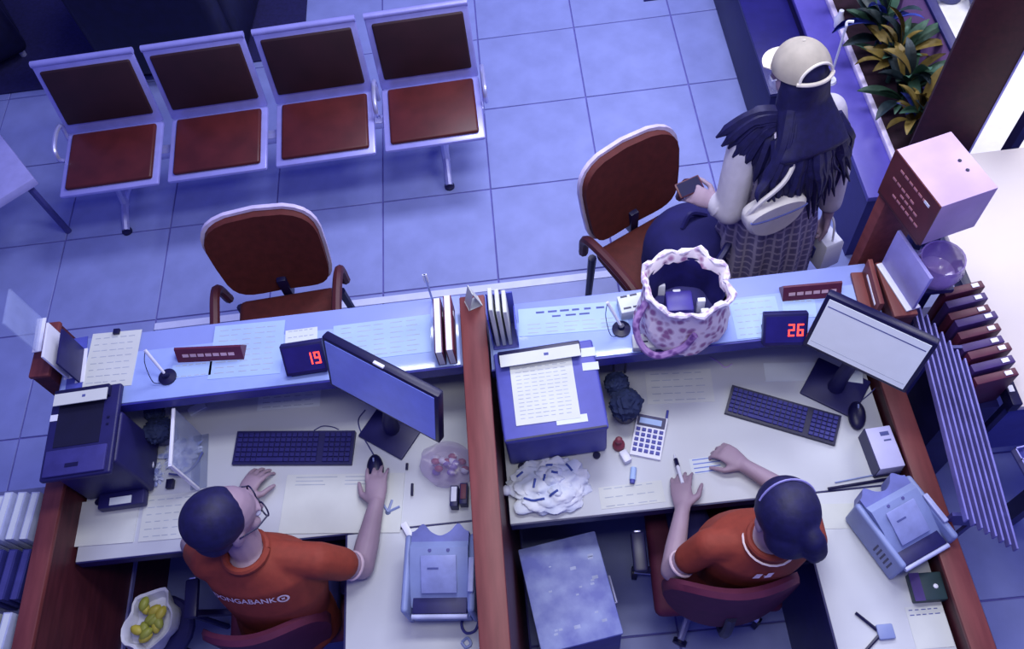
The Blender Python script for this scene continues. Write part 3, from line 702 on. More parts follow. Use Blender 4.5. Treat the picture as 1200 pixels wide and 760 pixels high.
bm = B(); box(bm, -.10, .10, -.005, .05, 0, .028, .003); obj('carton', bm, cream_m, t)
bm = B(); dashes(bm, .18, .045, 2, .028, .006, 31, 3); stuff(obj('print', bm, blk_m, t))
t.location = (.395, 1.38, Z_L)
t = thing('white_card', 'white card with dark print beside the bucket bag rim', 'card', (.315, 1.555, Z_L), math.radians(6))
bm = B(); box(bm, -.045, .045, -.04, .03, 0, .05, .003); obj('pack', bm, paper_m, t)
bm = B(); dashes(bm, .08, .06, 2, .05, .008, 33, 2); stuff(obj('print', bm, blk_m, t))

# ------------------------------------------------------------------ monitors
def monitor(label, loc, rz, w_, h_, zc, tilt, scr, lean, base):
    """faces local -y; loc on the desk under the stand"""
    t = thing('computer_monitor', label, 'monitor', loc, rz)
    M = Matrix.Translation((0, 0, zc-Z_D)) @ Matrix.Rotation(lean, 4, 'Y') @ Matrix.Rotation(-tilt, 4, 'X')
    bm = B(); box(bm, -w_/2, w_/2, -.012, .02, -h_/2, h_/2, .006, M=M); box(bm, -w_*.3, w_*.3, .02, .05, -h_*.3, h_*.3, .012, M=M); obj('casing', bm, blk_m, t)
    bm = B(); box(bm, -w_/2+.014, w_/2-.014, -.0145, -.012, -h_/2+.016, h_/2-.014, M=M); s = obj('screen', bm, scr, t)
    d = Vector((base[0]-loc[0], base[1]-loc[1], 0)); d.rotate(Matrix.Rotation(-rz, 3, 'Z'))
    bm = B(); tube(bm, [(d.x, d.y, .01), (d.x*.9, d.y*.9, .1), (d.x*.3, max(.05, d.y*.3), zc-Z_D-.12), M @ Vector((0, .045, -.03))], [.03, .026, .024, .024], 10); obj('neck', bm, dark_m, t)
    bm = B(); box(bm, d.x-.10, d.x+.10, d.y-.085, d.y+.085, 0, .012, .005); obj('stand_base', bm, dark_m, t)
    return t, M, s
scrL = mat('dim_blue_screen', (116, 132, 226), .25, amt=.05, emit=.12)
scrR = mat('white_lit_screen', (206, 214, 228), .3, amt=.02, emit=.25)
t, M, s = monitor('monitor with a dim blue screen turned towards the clerk in glasses', (-.538, 1.274, Z_D), -.613, .45, .255, 1.2, .235, scrL, .021, (-.60, 1.33))
bm = B(); box(bm, -.02, .02, -.014, -.002, .126, .134, .002, M=M); obj('webcam', bm, white_m, t)
t, M, s = monitor('monitor with a bright white screen at the slat screen side', (1.012, 1.242, Z_D), -.658, .349, .245, 1.2, .24, scrR, .027, (1.03, 1.30))
bm = B(); box(bm, -.155, .155, -.0152, -.0145, .078, .082, M=M); obj('toolbar_line', bm, ink_m, s)
bm = B(); box(bm, -.155, .155, -.0152, -.0145, -.085, -.0835, M=M); obj('status_line', bm, lite_m, s)
# small card stuck on the white monitor's stand
c, a, wd, dp = rect_px([(986, 432), (1012, 436), (1010, 449), (984, 446)], Z_D+.013)
bm = B(); box(bm, -wd/2, wd/2, -dp/2, dp/2, 0, .004); o = obj('white_note', bm, paper_m, None, loc=(c.x, c.y, Z_D+.012)); o.rotation_euler.z = a
tag(o, 'small white note on the stand of the white-screen monitor', 'note')

# ------------------------------------------------------------------ keyboards and mice
def keyboard(label, pts, mm, km):
    c, a, wd, dp = rect_px(pts, Z_D+.018)
    t = thing('keyboard', label, 'keyboard', (c.x, c.y, Z_D), a)
    bm = B(); rings(bm, [[Vector((x, y, z)) for y, z in ((-dp/2, 0), (dp/2, 0), (dp/2, .024), (-dp/2, .014))] for x in (-wd/2, wd/2)]); obj('case', bm, mm, t)
    sl = .010/dp; cols = 21; pw = (wd-.016)/cols; ph = (dp-.016)/6
    kb = B(); box(kb, -pw*.43, pw*.43, -ph*.42, ph*.42, 0, .006, .0012, 1); k0 = obj('key', kb, km, t)
    first = True
    for r in range(6):
        for q in range(cols):
            if q in (15,) or (r == 5 and 4 <= q <= 8): continue
            o = k0 if first else k0.copy()
            if not first: COL.objects.link(o); o.parent = t
            first = False
            y = dp/2-.008-(r+.5)*ph; o.location = (-wd/2+.008+(q+.5)*pw, y, .019+sl*y)
    bm = B(); y = dp/2-.008-5.5*ph; box(bm, -wd/2+.008+4*pw, -wd/2+.008+9*pw-.001, y-ph*.42, y+ph*.42, .018+sl*y, .025+sl*y, .001, 1); obj('space_bar', bm, km, t)
    return t
keyboard('slim dark keyboard lying square before the clerk in glasses', [(275, 506), (414, 505), (414, 543), (275, 543)], dark_m, mat('navy_key', (44, 42, 118), .5))
keyboard('dark keyboard set at an angle before the clerk with the ponytail', [(857, 450), (987, 489), (978, 519), (850, 484)], blk_m, mat('navy_key2', (54, 54, 136), .45))
def mouse(label, p, rz):
    t = thing('computer_mouse', label, 'mouse', p, rz)
    bm = B(); ball(bm, (0, 0, .012), (.031, .056, .024), 20)
    for v in bm.verts: v.co.z = max(0, v.co.z)
    obj('shell', bm, blk_m, t)
    bm = B(); box(bm, -.003, .003, .018, .034, .03, .0385, .002); obj('wheel', bm, grey_m, t)
    bm = B(); tube(bm, [(0, .012, .0358), (0, .045, .0255)], .0012, 5); obj('button_gap', bm, dgrey_m, t)
    return t
pm = at(440, 549, Z_D+.01); mouse('black mouse under the hand of the clerk in glasses', (pm.x, pm.y, Z_D), math.radians(4))
p2 = at(1004, 487, Z_D+.01); mouse('black mouse beside the angled dark keyboard', (p2.x, p2.y, Z_D), math.radians(-14))
def cable(label, pts, r=.0025, mm=None):
    bm = B(); tube(bm, smooth_path(pts), r, 6); return tag(obj('cable', bm, mm or dgrey_m), label, 'cable')
def D(x, y, z=Z_D+.003): return at(x, y, z)
cable('thin mouse cable curling by the dim blue monitor', [D(440, 536), D(433, 524), D(424, 508), D(420, 492), D(428, 480)])
cable('thin keyboard cable looping above the slim keyboard', [D(368, 504), D(378, 499), D(390, 500), D(397, 503)], .002)
cable('short cable behind the mouse of the clerk with the ponytail', [D(1003, 474), D(1018, 462), D(1028, 452)], .002)
cable('dark cable looping from the cash counter with the paper slot', [D(548, 716), D(541, 730), D(546, 741), D(557, 738), D(562, 724)], .005)
cable('pale cable coiled by the partition below the cash counter', [D(541, 752), D(548, 747), D(552, 754), D(546, 758), D(541, 752)], .005, grey_m)
cable('pink earphone wire curled beside the bucket bag', [D(832, 418), D(842, 424), D(850, 430), D(858, 426)], .0025, mat('pinkish_wire', (196, 170, 220), .5))

# ------------------------------------------------------------------ cash counters
def cash_counter(label, p, rz, s=1.):
    t = thing('cash_counter', label, 'cash counter', (p.x, p.y, Z_D), rz)
    w2 = .118*s
    # side profile (y,z): front at -y
    prof = [(-.125, .02), (-.125, .075), (-.10, .085), (-.10, .10), (.0, .165), (.07, .185), (.115, .16), (.125, .10), (.125, .02)]
    bm = B(); rings(bm, [[Vector((x, y*s, z*s)) for y, z in prof] for x in (-w2*.8, w2*.8)]); obj('body', bm, grey_m, t)
    for sx in (-1, 1):
        bm = B(); x0, x1 = sorted((sx*w2*.80, sx*w2)); box(bm, x0, x1, -.128*s, .122*s, .008, .165*s, .018, 3); sd = obj('side_cover', bm, grey_m, t)
        if sx < 0:
            for k in range(5):
                bm = B(); box(bm, -w2-.001, -w2+.004, (-.095+.017*k)*s, (-.088+.017*k)*s, .06*s, .12*s); obj('vent_slot', bm, dark_m, sd)
    bm = B(); box(bm, -w2*.74, w2*.74, -.122*s, -.072*s, .088*s, .118*s, .002); obj('output_slot', bm, mat('slot_navy', (30, 28, 92), .5), t)
    bm = B(); tube(bm, [(-w2*.76, -.130*s, .11*s), (w2*.76, -.130*s, .11*s)], .008*s, 10); obj('front_roller', bm, mat('pale_lip', (190, 196, 234), .35), t)
    n_ = 24; tp = []
    for k in range(n_+1):
        u = -1+2*k/n_; tp.append((u*w2*.8, (.125+.028*math.exp(-((abs(u)-.62)/.2)**2)-.012*math.exp(-(u/.25)**2))*s))
    bm = B(); rings(bm, [[Vector((x, y_, z)) for x, y_ in tp]+[Vector((w2*.8, .09*s, z)), Vector((-w2*.8, .09*s, z))] for z in (.06*s, .172*s)]); obj('rear_rim', bm, mat('machine_rim', (104, 112, 184), .45), t)
    for sx in (-1, 1):
        bm = B(); lathe(bm, [(.006*s, .178*s), (.006*s, .184*s)], 10, (sx*.03*s, .062*s, 0)); obj('screw', bm, dgrey_m, t)
    Mx = Matrix.Translation((0, .0, .166*s)) @ Matrix.Rotation(math.radians(26), 4, 'X')
    bm = B(); box(bm, -.058*s, .058*s, -.07*s, .05*s, -.001, .005*s, .003, M=Mx); lid = obj('lid_panel', bm, mat('machine_lid', (148, 158, 214), .4), t)
    bm = B(); box(bm, -.036*s, .0*s, .006*s, .012*s, .005*s, .0062*s, M=Mx); obj('lid_mark', bm, ink_m, lid)
    bm = B(); box(bm, w2*.82, w2*.98, -.07*s, .04*s, .165*s, .18*s, .004); obj('display_bar', bm, mat('pale_bar', (176, 184, 232), .4), t)
    for sx in (-1, 1):
        for y in (-.1, .1):
            bm = B(); lathe(bm, [(.012, 0), (.013, .021)], 10, (sx*.085*s, y*s, 0)); obj('foot', bm, blk_m, t)
    return t
c1 = (at(472, 636, .86)+at(560, 632, .86)+at(562, 712, .86)+at(476, 718, .86))/4
cash_counter('blue-grey cash counting machine on the desk return by the long partition', c1, math.radians(-5), 1.0)
c2 = at(1057, 613, .86)
cash_counter('blue-grey cash counting machine on the desk return by the slat screen', c2, math.radians(22), .93)
bm = B(); c = at(478, 622, Z_D); box(bm, -.012, .012, -.03, .03, 0, .018, .004); o = obj('eraser', bm, white_m, None, loc=(c.x, c.y, Z_D)); o.rotation_euler.z = math.radians(28); tag(o, 'small white eraser block behind the cash counter by the long partition', 'eraser')

# ------------------------------------------------------------------ small things, left desk
def small_plant(label, p, s, seed):
    t = thing('potted_succulent', label, 'plant', (p.x, p.y, Z_D), 0)
    bm = B(); lathe(bm, [(.03*s, 0), (.042*s, .05*s), (.046*s, .07*s), (.04*s, .07*s), (.036*s, .055*s), (.004, .05*s)], 18); obj('pot', bm, dark_m, t)
    r = random.Random(seed); bm = B()
    lobes = [(0, -.01, .06, .055), (-.018, .055, .075, .042)]
    for q, (x, y, z, rr) in enumerate(lobes):
        t_ = bmesh.new(); crumpled(t_, rr*s, rr*s, rr*s*1.5, seed*5+q, .12, 3.2, 4, .8); add_bm(bm, t_, Matrix.Translation((x*s, y*s, z*s)))
    stuff(obj('foliage', bm, green_m, t)); return t
small_plant('small dark two-lobed plant beside the black printer', at(192, 506, Z_D+.06), 1.1, 1)
small_plant('small dark two-lobed plant between the slate printer and calculator', at(733, 478, Z_D+.06), 1.25, 2)
bm = B(); tube(bm, smooth_path([(-.02, 0, 0), (-.022, .0, .09), (0, .0, .13), (.022, 0, .09), (.02, 0, 0)]), .005, 6)
o = obj('ring_handle', bm, dark_m, None, loc=at(726, 437, Z_D)); tag(o, 'dark loop-shaped cable holder behind the small plant by the printer', 'holder')
# acrylic upright board beside the black printer
pa, pb = at(152, 458, Z_D+.22), at(158, 512, Z_D+.22)
t = thing('acrylic_board', 'clear upright board with a white edge beside the black printer', 'board', (-1.33, 1.30, Z_D), math.radians(4))
bm = B(); box(bm, -.004, .004, -.12, .095, .006, .24); obj('panel', bm, clear_m, t)
bm = B(); box(bm, -.006, .006, -.12, .095, .238, .248, .002); box(bm, -.006, .006, -.126, -.118, .006, .246); obj('white_edge', bm, white_m, t)
bm = B(); box(bm, -.03, .03, -.12, .095, 0, .006); obj('foot', bm, clear_m, t)
# clear pouch
t = thing('plastic_pouch', 'clear crumpled plastic pouch beside the dark two-lobed plant', 'pouch', at(214, 532, Z_D), math.radians(10))
cr2 = crumple(5, .010)
bm = B(); crumpled(bm, .092, .075, .03, 3, .2); obj('film', bm, glass_m, t, ang=25)
bm = B(); tube(bm, smooth_path([(-.05, -.07, .012), (0, -.088, .015), (.05, -.065, .015), (.08, -.02, .012)]), .004, 6); obj('seam', bm, ink_m, t)
t = thing('plastic_bag', 'crumpled clear plastic bag below the acrylic board', 'bag', at(182, 556, Z_D), 0)
bm = B(); crumpled(bm, .045, .072, .048, 6, .28); obj('film', bm, glass_m, t, ang=25)
bm = B(); ball(bm, (.0, .02, .046), (.014, .02, .008), 8); obj('knot', bm, white_m, t)
bm = B(); box(bm, -.014, .014, -.018, .018, 0, .02, .003); tag(obj('ink_pad', bm, blk_m, None, loc=at(201, 568, Z_D)), 'tiny black ink pad below the clear plastic pouch', 'ink pad')
t = thing('candy_bag', 'clear bag of reddish sweets beside the long partition', 'bag', at(526, 547, Z_D), math.radians(-18))
rnd = random.Random(11); sw = [mat('red_sweet', (150, 52, 66), .35), mat('violet_sweet', (110, 90, 180), .35), mat('white_sweet', (220, 220, 240), .35)]
for k in range(22):
    a = rnd.uniform(0, 2*PI); r = rnd.uniform(0, .055)**1; bm = B(); ball(bm, (r*math.cos(a)*1.2, r*math.sin(a), .016+.028*(k % 2)), (.017, .013, .012), 8); obj('sweet', bm, sw[k % 3], t)
bm = B(); rings(bm, [[Vector(((r+cr2(2*PI*k/32+2, z*2)*.5)*math.cos(2*PI*k/32)*1.25, (r+cr2(2*PI*k/32+2, z*2)*.5)*math.sin(2*PI*k/32), z)) for k in range(32)] for r, z in ((.06, 0), (.083, .012), (.082, .04), (.06, .062), (.02, .068))]); obj('film', bm, mat('thin_film', (190, 170, 220), .15, alpha=.3, spec=.6), t)
for k, x in enumerate((534, 545)):
    t = thing('stamp_box', ['white topped stamp box under the bag of sweets', 'dark red topped stamp box under the bag of sweets'][k], 'stamp', at(x, 586-k*3, Z_D), math.radians(-5))
    bm = B(); box(bm, -.014, .014, -.036, .04, 0, .045, .003); obj('body', bm, dark_m, t)
    bm = B(); box(bm, -.010, .010, -.02, .034, .045, .049, .001); obj('top', bm, [white_m, mat('dull_red', (120, 60, 80), .5)][k], t)
for k, (x, y, l, lab) in enumerate([(477, 547, .012, 'short black pen cap beside the mouse of the clerk in glasses'), (483, 574, .022, 'short black pen below the pen cap')]):
    bm = B(); tube(bm, [(0, -l, .006), (.002, l, .006)], .005, 8); tag(obj('pen', bm, blk_m, None, loc=at(x, y, Z_D)), lab, 'pen')
t = thing('key_bunch', 'bunch of pale keys beside the arm of the clerk in glasses', 'keys', at(455, 600, Z_D), 0)
for k, a in enumerate((20, 70, 120)):
    bm = B(); ca, sa = math.cos(math.radians(a)), math.sin(math.radians(a)); tube(bm, [(0, 0, .004), (ca*.045, sa*.045, .004)], .005, 6); ball(bm, (0, 0, .004), (.011, .011, .004), 8); obj('key', bm, grey_m, t)

# ------------------------------------------------------------------ small things, right desk
c, a, wd, dp = rect_px([(748, 486), (783, 492), (773, 538), (737, 530)], Z_D+.02)
t = thing('calculator', 'white desk calculator with dark keys beside the small plant', 'calculator', (c.x, c.y, Z_D), a)
bm = B(); rings(bm, [[Vector((x, y, z)) for y, z in ((-dp/2, 0), (dp/2, 0), (dp/2, .034), (-dp/2, .014))] for x in (-wd/2, wd/2)]); obj('case', bm, white_m, t)
sl = lambda y: .024+.020*y/dp
bm = B(); rings(bm, [[Vector((x, y, z)) for y, z in ((dp*.22, sl(dp*.22)), (dp*.47, sl(dp*.47)), (dp*.47, sl(dp*.47)+.008), (dp*.22, sl(dp*.22)+.003))] for x in (-wd*.46, wd*.46)]); dd = obj('display_frame', bm, dark_m, t)
bm = B(); rings(bm, [[Vector((x, y, z)) for y, z in ((dp*.27, sl(dp*.27)+.004), (dp*.40, sl(dp*.40)+.006), (dp*.40, sl(dp*.40)+.0075), (dp*.27, sl(dp*.27)+.0055))] for x in (-wd*.38, wd*.34)]); obj('display', bm, bpaper_m, dd)
for r in range(5):
    for q in range(5):
        y = dp*.13-r*dp*.125; x = -wd*.38+q*wd*.19
        bm = B(); box(bm, x-wd*.065, x+wd*.065, y-dp*.04, y+dp*.04, sl(y)-.001, sl(y)+.005, .001, 1); obj('key', bm, prn_m, t)
bm = B(); tube(bm, [(0, 0, .005), (.028, .085, .009)], .0045, 8); tag(obj('pen', bm, prn_m, None, loc=at(778, 508, Z_D)), 'blue pen lying beside the calculator', 'pen')
t = thing('glue_bottle', 'blue and white glue bottle below the calculator', 'bottle', at(742, 554, Z_D+.011), math.radians(-14))
bm = B(); tube(bm, [(0, -.025, 0), (0, .02, 0)], .011, 10); obj('bottle', bm, bpaper_m, t)
bm = B(); tube(bm, [(0, -.038, 0), (0, -.025, 0)], .009, 10); obj('cap', bm, prn_m, t)
t = thing('stamp_roll', 'red and white rubber stamp beside the calculator', 'stamp', at(728, 528, Z_D), math.radians(20))
bm = B(); lathe(bm, [(.022, 0), (.022, .02), (.01, .03), (.013, .06), (.006, .068)], 14, (0, .02, 0)); obj('handle', bm, mat('dull_red2', (140, 66, 84), .5), t)
bm = B(); box(bm, -.016, .014, -.055, -.008, 0, .03, .006); obj('block', bm, white_m, t)
# white shopping bag crumpled
t = thing('shopping_bag', 'crumpled white printed shopping bag by the long partition', 'bag', at(645, 569, Z_D), math.radians(6))
bm = B(); crumpled(bm, .175, .125, .07, 9, .13, 1.9); crumpled(bm, .10, .085, .085, 4, .16, 1.8)
obj('film', bm, mat('white_bag_film', (232, 236, 248), .45, scale=16, rgb2=(200, 210, 236), bump=.3), t, ang=50)
pr = []
def on_bag(x, y): return Vector((x, y, 0))
from mathutils.bvhtree import BVHTree
fm_ = [c for c in t.children if c.name.startswith('film')][0].data
tree_ = BVHTree.FromPolygons([v.co for v in fm_.vertices], [p.vertices for p in fm_.polygons])
def drop(x, y):
    h_ = tree_.ray_cast(Vector((x, y, .5)), Vector((0, 0, -1)))[0]; return (h_ if h_ else Vector((x, y, .02)))+Vector((0, 0, .001))
for k, pth in enumerate([[(-.11, .045), (-.085, .055)], [(.0, .062), (.022, .056)], [(-.06, -.015), (-.048, .015)], [(-.02, .0), (-.012, .022)], [(.012, .024), (.034, .018)], [(-.10, -.04), (-.07, -.055), (-.03, -.06)], [(-.01, -.055), (.02, -.045)], [(.07, .05), (.085, .02)]]):
    bm = B(); tube(bm, [drop(p.x, p.y) for p in smooth_path([(x, y, 0) for x, y in pth], 5)], .0045, 6); obj('printed_stroke', bm, mat('blue_print', (70, 90, 176), .6), t)
bm = B(); ball(bm, (-.155, .01, .02), (.018, .02, .016), 10); obj('handle_knot', bm, white_m, t)
# notebook leaning near the low partition
t = thing('tissue_box', 'white tissue box with a dark edge beside the low partition', 'box', (1.108, 1.03, Z_D), math.radians(3))
bm = B(); box(bm, -.044, .044, -.075, .075, 0, .075, .004); obj('carton', bm, mat('violet_white_box', (196, 196, 238), .5, amt=.04), t)
bm = B(); box(bm, -.047, -.043, -.075, .075, 0, .077); box(bm, -.044, .044, -.0785, -.075, 0, .02); obj('dark_edge', bm, dark_m, t)
bm = B(); box(bm, .0, .03, .04, .055, .075, .0755); box(bm, .005, .03, .02, .026, .075, .0755); obj('print', bm, ink_m, t)
t = thing('ruler', 'dark steel ruler lying behind the cash counter by the slat screen', 'ruler', at(1014, 567, Z_D), math.radians(0))
bm = B(); a = at(970, 573, Z_D)-at(1014, 567, Z_D); b_ = at(1062, 558, Z_D)-at(1014, 567, Z_D); tube(bm, [a+Vector((0, 0, .005)), b_+Vector((0, 0, .005))], .006, 6); obj('blade', bm, blk_m, t)
bm = B(); tube(bm, [a+Vector((.03, .02, .003)), b_+Vector((0, .025, .003))], .003, 6); obj('thin_rod', bm, grey_m, t)
t = thing('scissors', 'dark-bladed scissors open on the cream desk return', 'scissors', at(1032, 742, Z_D), 0)
o0 = at(1032, 742, Z_D)
bm = B(); tube(bm, [Vector((0, 0, .005)), at(1002, 718, Z_D)-o0+Vector((0, 0, .006))], [.006, .005], 6); obj('blade', bm, blk_m, t)
bm = B(); tube(bm, [Vector((0, 0, .005)), at(1014, 762, Z_D)-o0+Vector((0, 0, .006))], [.006, .005], 6); obj('blade', bm, blk_m, t)
bm = B(); box(bm, -.012, .04, -.02, .026, 0, .014, .005); obj('handle', bm, grey_m, t)
t = thing('card_box', 'small dark green box with a white dot behind the pale form', 'box', at(1084, 690, Z_D), math.radians(-2))
bm = B(); box(bm, -.052, .05, -.042, .045, 0, .035, .004); obj('box', bm, mat('dark_green_card', (44, 66, 74), .5), t)
bm = B(); box(bm, -.052, -.02, -.042, .045, .035, .0365); obj('violet_band', bm, mat('violet_band', (70, 50, 120), .5), t)
bm = B(); ball(bm, (.022, .0, .036), (.008, .008, .003), 8); obj('white_dot', bm, white_m, t)
# metal chest on the floor
c, a, wd, dp = rect_px([(604, 645), (690, 625), (736, 738), (640, 764)], .55)
t = thing('metal_chest', 'grey-blue metal chest with a scuffed top under the desk', 'chest', (c.x, c.y, 0), a)
w2, d2 = wd/2, dp/2
bm = B(); box(bm, -w2, w2, -d2, d2, .02, .53, .006); obj('body', bm, dgrey_m, t)
bm = B(); box(bm, -w2-.004, w2+.004, -d2-.004, d2+.004, .53, .55, .006); tp = obj('lid', bm, mat('scuffed_steel_top', (150, 162, 214), .5, kind='noise', scale=13, rgb2=(104, 112, 188), bump=.15), t)
rnd = random.Random(4); bm = B()
for k in range(16):
    x, y = rnd.uniform(-w2*.85, w2*.85), rnd.uniform(-d2*.85, d2*.85); s = rnd.uniform(.003, .009); box(bm, x-s, x+s*1.6, y-s*.7, y+s*.7, .55, .5505)
stuff(obj('tape_scrap', bm, mat('pale_scrap', (176, 186, 226), .6), tp))
bm = B(); tube(bm, [(w2+.002, -.05, .4), (w2+.02, -.05, .4), (w2+.02, .05, .4), (w2+.002, .05, .4)], .005, 6); obj('handle', bm, chrome_m, t)
for sx in (-1, 1):
    for sy in (-1, 1):
        bm = B(); lathe(bm, [(.015, 0), (.018, .02)], 10, (sx*(w2-.03), sy*(d2-.03), 0)); obj('foot', bm, blk_m, t)
# food bag bottom left
t = thing('stool', 'dark low stool under the bag of yellow food', 'stool', (-1.555, .77, 0), 0)
bm = B(); lathe(bm, [(.12, .40), (.125, .41), (.125, .43), (.115, .44)], 20); obj('seat', bm, dark_m, t)
for k in range(4):
    a = PI/4+k*PI/2; bm = B(); tube(bm, [(.09*math.cos(a), .09*math.sin(a), .40), (.12*math.cos(a), .12*math.sin(a), 0)], .012, 8); obj('leg', bm, dark_m, t)
t = thing('food_bag', 'white plastic bag of yellow-green fruit on the low stool', 'bag', (-1.555, .78, .44), math.radians(-15))
bm = B(); cr4 = crumple(12, .012)
rings(bm, [[Vector(((r+cr4(2*PI*k/32, z))*math.cos(2*PI*k/32)*.9, (r+cr4(2*PI*k/32, z))*math.sin(2*PI*k/32)*1.15, z)) for k in range(32)] for r, z in ((.05, 0), (.085, .01), (.10, .06), (.098, .10), (.088, .095), (.075, .06), (.03, .055))]); obj('bag_film', bm, mat('white_film', (220, 222, 240), .4, alpha=.9), t)
rnd = random.Random(6); ym = [mat('yellow_fruit', (188, 176, 70), .45), mat('green_fruit', (150, 156, 66), .45)]
for k in range(12):
    a = rnd.uniform(0, 2*PI); r = rnd.uniform(.0, .06); bm = B(); ball(bm, (r*math.cos(a), r*math.sin(a)*1.2, .085+rnd.uniform(0, .02)), (.028, .018, .016), 10, Matrix.Rotation(rnd.uniform(0, 3), 3, 'Z')); obj('fruit', bm, ym[k % 2], t)

# ------------------------------------------------------------------ neighbour bay at the left: shelf of files
t = thing('file_shelf', 'pale low shelf of files along the low partition', 'shelf', (-2.0, .85, 0))
bm = B(); box(bm, -.5, .165, -.6, .42, .70, .72, .003); obj('shelf_board', bm, mat('pale_shelf', (118, 124, 170), .5), t)
bm = B(); box(bm, -.45, .12, -.55, .38, 0, .70); obj('body', bm, dark_m, t)
fm = [mat('white_file', (176, 184, 220), .5), mat('navy_file', (44, 46, 116), .5), mat('olive_file', (150, 156, 150), .5), mat('sky_file', (96, 110, 186), .5)]
defs = [('white', 0, 1.10, 5, .16, (0, 0, 0, 0, 0)), ('navy', 1, .90, 5, .14, (1, 1, 1, 0, 1)), ('mixed', 2, .68, 5, .17, (0, 2, 0, 3, 2))]
for nm, row, y, n, hgt, mix in defs:
    for k in range(n):
        x = -1.868-.042*k
        lab = '%s file, %s from the low partition %s of the pale shelf' % (['thin white', 'dark navy', 'pale olive', 'sky blue'][mix[k]], ORD[k], {'white': 'at the printer end', 'navy': 'in the middle', 'mixed': 'at the chair end'}[nm])
        f = thing('shelf_file', lab, 'file', (x, y, .72), math.radians(-4), nm+' files on the pale shelf')
        bm = B(); box(bm, -.016, .016, -.085, .085, 0, hgt+.012*((k*7) % 3), .002); obj('cover', bm, fm[mix[k]], f)
        bm = B(); box(bm, -.010, .010, -.0855, .08, .006, hgt+.0125*((k*7) % 3)+.001); obj('pages', bm, paper_m if mix[k] != 1 else dgrey_m, f)
# ------------------------------------------------------------------ office chairs
def office_chair(label, loc, rz, bw, zc=.72):
    t = thing('office_chair', label, 'chair', loc, rz)     # sitter faces +y
    bm = B(); box(bm, -.23, .23, -.22, .23, .37, .43, .03, 3); obj('seat', bm, mat('plum_upholstery', (96, 36, 66), .7, amt=.1, scale=20), t)
    bm = B(); n = 24; R = []
    for k in range(n+1):
        u = -1+2*k/n; x = u*bw/2; y = -.27+.08*u*u; hh = .20*math.sqrt(max(0.02, 1-abs(u)**3.2))
        R.append([Vector((x, y-.018, zc-hh)), Vector((x, y+.018, zc-hh)), Vector((x, y+.018, zc+hh)), Vector((x, y, zc+hh+.012)), Vector((x, y-.018, zc+hh))])
    rings(bm, R); obj('backrest', bm, MATS['plum_upholstery'], t)
    bm = B(); tube(bm, smooth_path([(0, -.1, .39), (0, -.27, .40), (0, -.30, .52), (0, -.285, .66)]), .018, 8); obj('back_bar', bm, blk_m, t)
    bm = B(); lathe(bm, [(.028, .08), (.028, .22), (.018, .22), (.018, .375)], 14); obj('gas_lift', bm, chrome_m, t)
    for k in range(5):
        a = 2*PI*k/5+.5; c, s = math.cos(a), math.sin(a)
        bm = B(); tube(bm, [(c*.02, s*.02, .10), (c*.27, s*.27, .07)], [.02, .013], 8); lg = obj('base_leg', bm, chrome_m, t)
        bm = B(); lathe(bm, [(.012, -.012), (.027, -.01), (.027, .01), (.012, .012)], 14)
        bmesh.ops.transform(bm, matrix=Matrix.Translation((c*.27, s*.27, .028)) @ Matrix.Rotation(a+PI/2, 4, 'Z') @ Matrix.Rotation(PI/2, 4, 'X'), verts=bm.verts); obj('caster', bm, blk_m, lg)
    for s in (-1, 1):
        bm = B(); tube(bm, smooth_path([(s*.2, -.05, .39), (s*.275, -.05, .42), (s*.285, -.08, .56), (s*.28, -.1, .64)]), .014, 8)
        box(bm, s*.28-.025, s*.28+.025, -.12, .02, .64, .665, .01); ar = obj('armrest', bm, blk_m, t)
        bm = B(); box(bm, s*.28-.012, s*.28+.012, .018, .025, .645, .66, .003); obj('arm_tip', bm, chrome_m, ar)
    return t
office_chair('plum office chair under the clerk in glasses', (-1.07, .875, 0), math.radians(3), .42, .65)
office_chair('plum office chair under the clerk with the ponytail', (.525, .845, 0), math.radians(-3), .44)

# ------------------------------------------------------------------ people
def hand(bm, wrist, fdir, back, thumb_side, curl=.5, s=1., splay=.10):
    """wrist point, finger direction, direction the back of the hand faces, +1 thumb on the right of fdir seen from the back"""
    f = Vector(fdir).normalized(); b = Vector(back); b = (b-f*b.dot(f)).normalized(); r = f.cross(b)*1.0
    w0 = Vector(wrist)
    P = lambda x, y, z: w0+r*x*s+f*y*s+b*z*s
    # palm as flattened lofted block
    secs = [(P(0, -.01, 0), .027*s, .021*s), (P(0, .02, 0), .034*s, .018*s), (P(0, .055, .002), .041*s, .017*s), (P(0, .085, .0), .040*s, .014*s), (P(0, .095, -.002), .034*s, .010*s)]
    loft(bm, secs, r, 16)
    L = [(.032, .070), (.0105, .080), (-.0115, .075), (-.032, .058)]
    for k, (x, ln) in enumerate(L):
        x *= thumb_side; sp = splay*x/.03
        p = P(x, .083, 0); ang = 0.; d0 = (f+r*sp).normalized(); rad = .0094*s if k < 3 else .0082*s
        for j, fr_ in enumerate((.45, .32, .25)):
            ang += curl*(.75 if j == 0 else .9)
            d = d0*math.cos(ang)-b*math.sin(ang); q = p+d*ln*fr_*s
            capsule(bm, p, q, rad, rad*.9, 10); p = q; rad *= .9
    p = P(.026*thumb_side, .018, -.004); d = (f*.62+r*thumb_side*.72-b*.25).normalized()
    q = p+d*.042*s; capsule(bm, p, q, .0135*s, .0115*s, 10)
    d2 = (f*.9+r*thumb_side*.25-b*.3).normalized(); q2 = q+d2*.032*s; capsule(bm, q, q2, .0112*s, .0095*s, 10)
    q3 = q2+(d2-b*.3*curl).normalized()*.022*s; capsule(bm, q2, q3, .0098*s, .008*s, 10)
def trapezius(bm, nk, shs, r1, r2):
    for s_ in shs: capsule(bm, Vector(nk)-Vector((0, 0, .045)), Vector(s_), r1, r2)
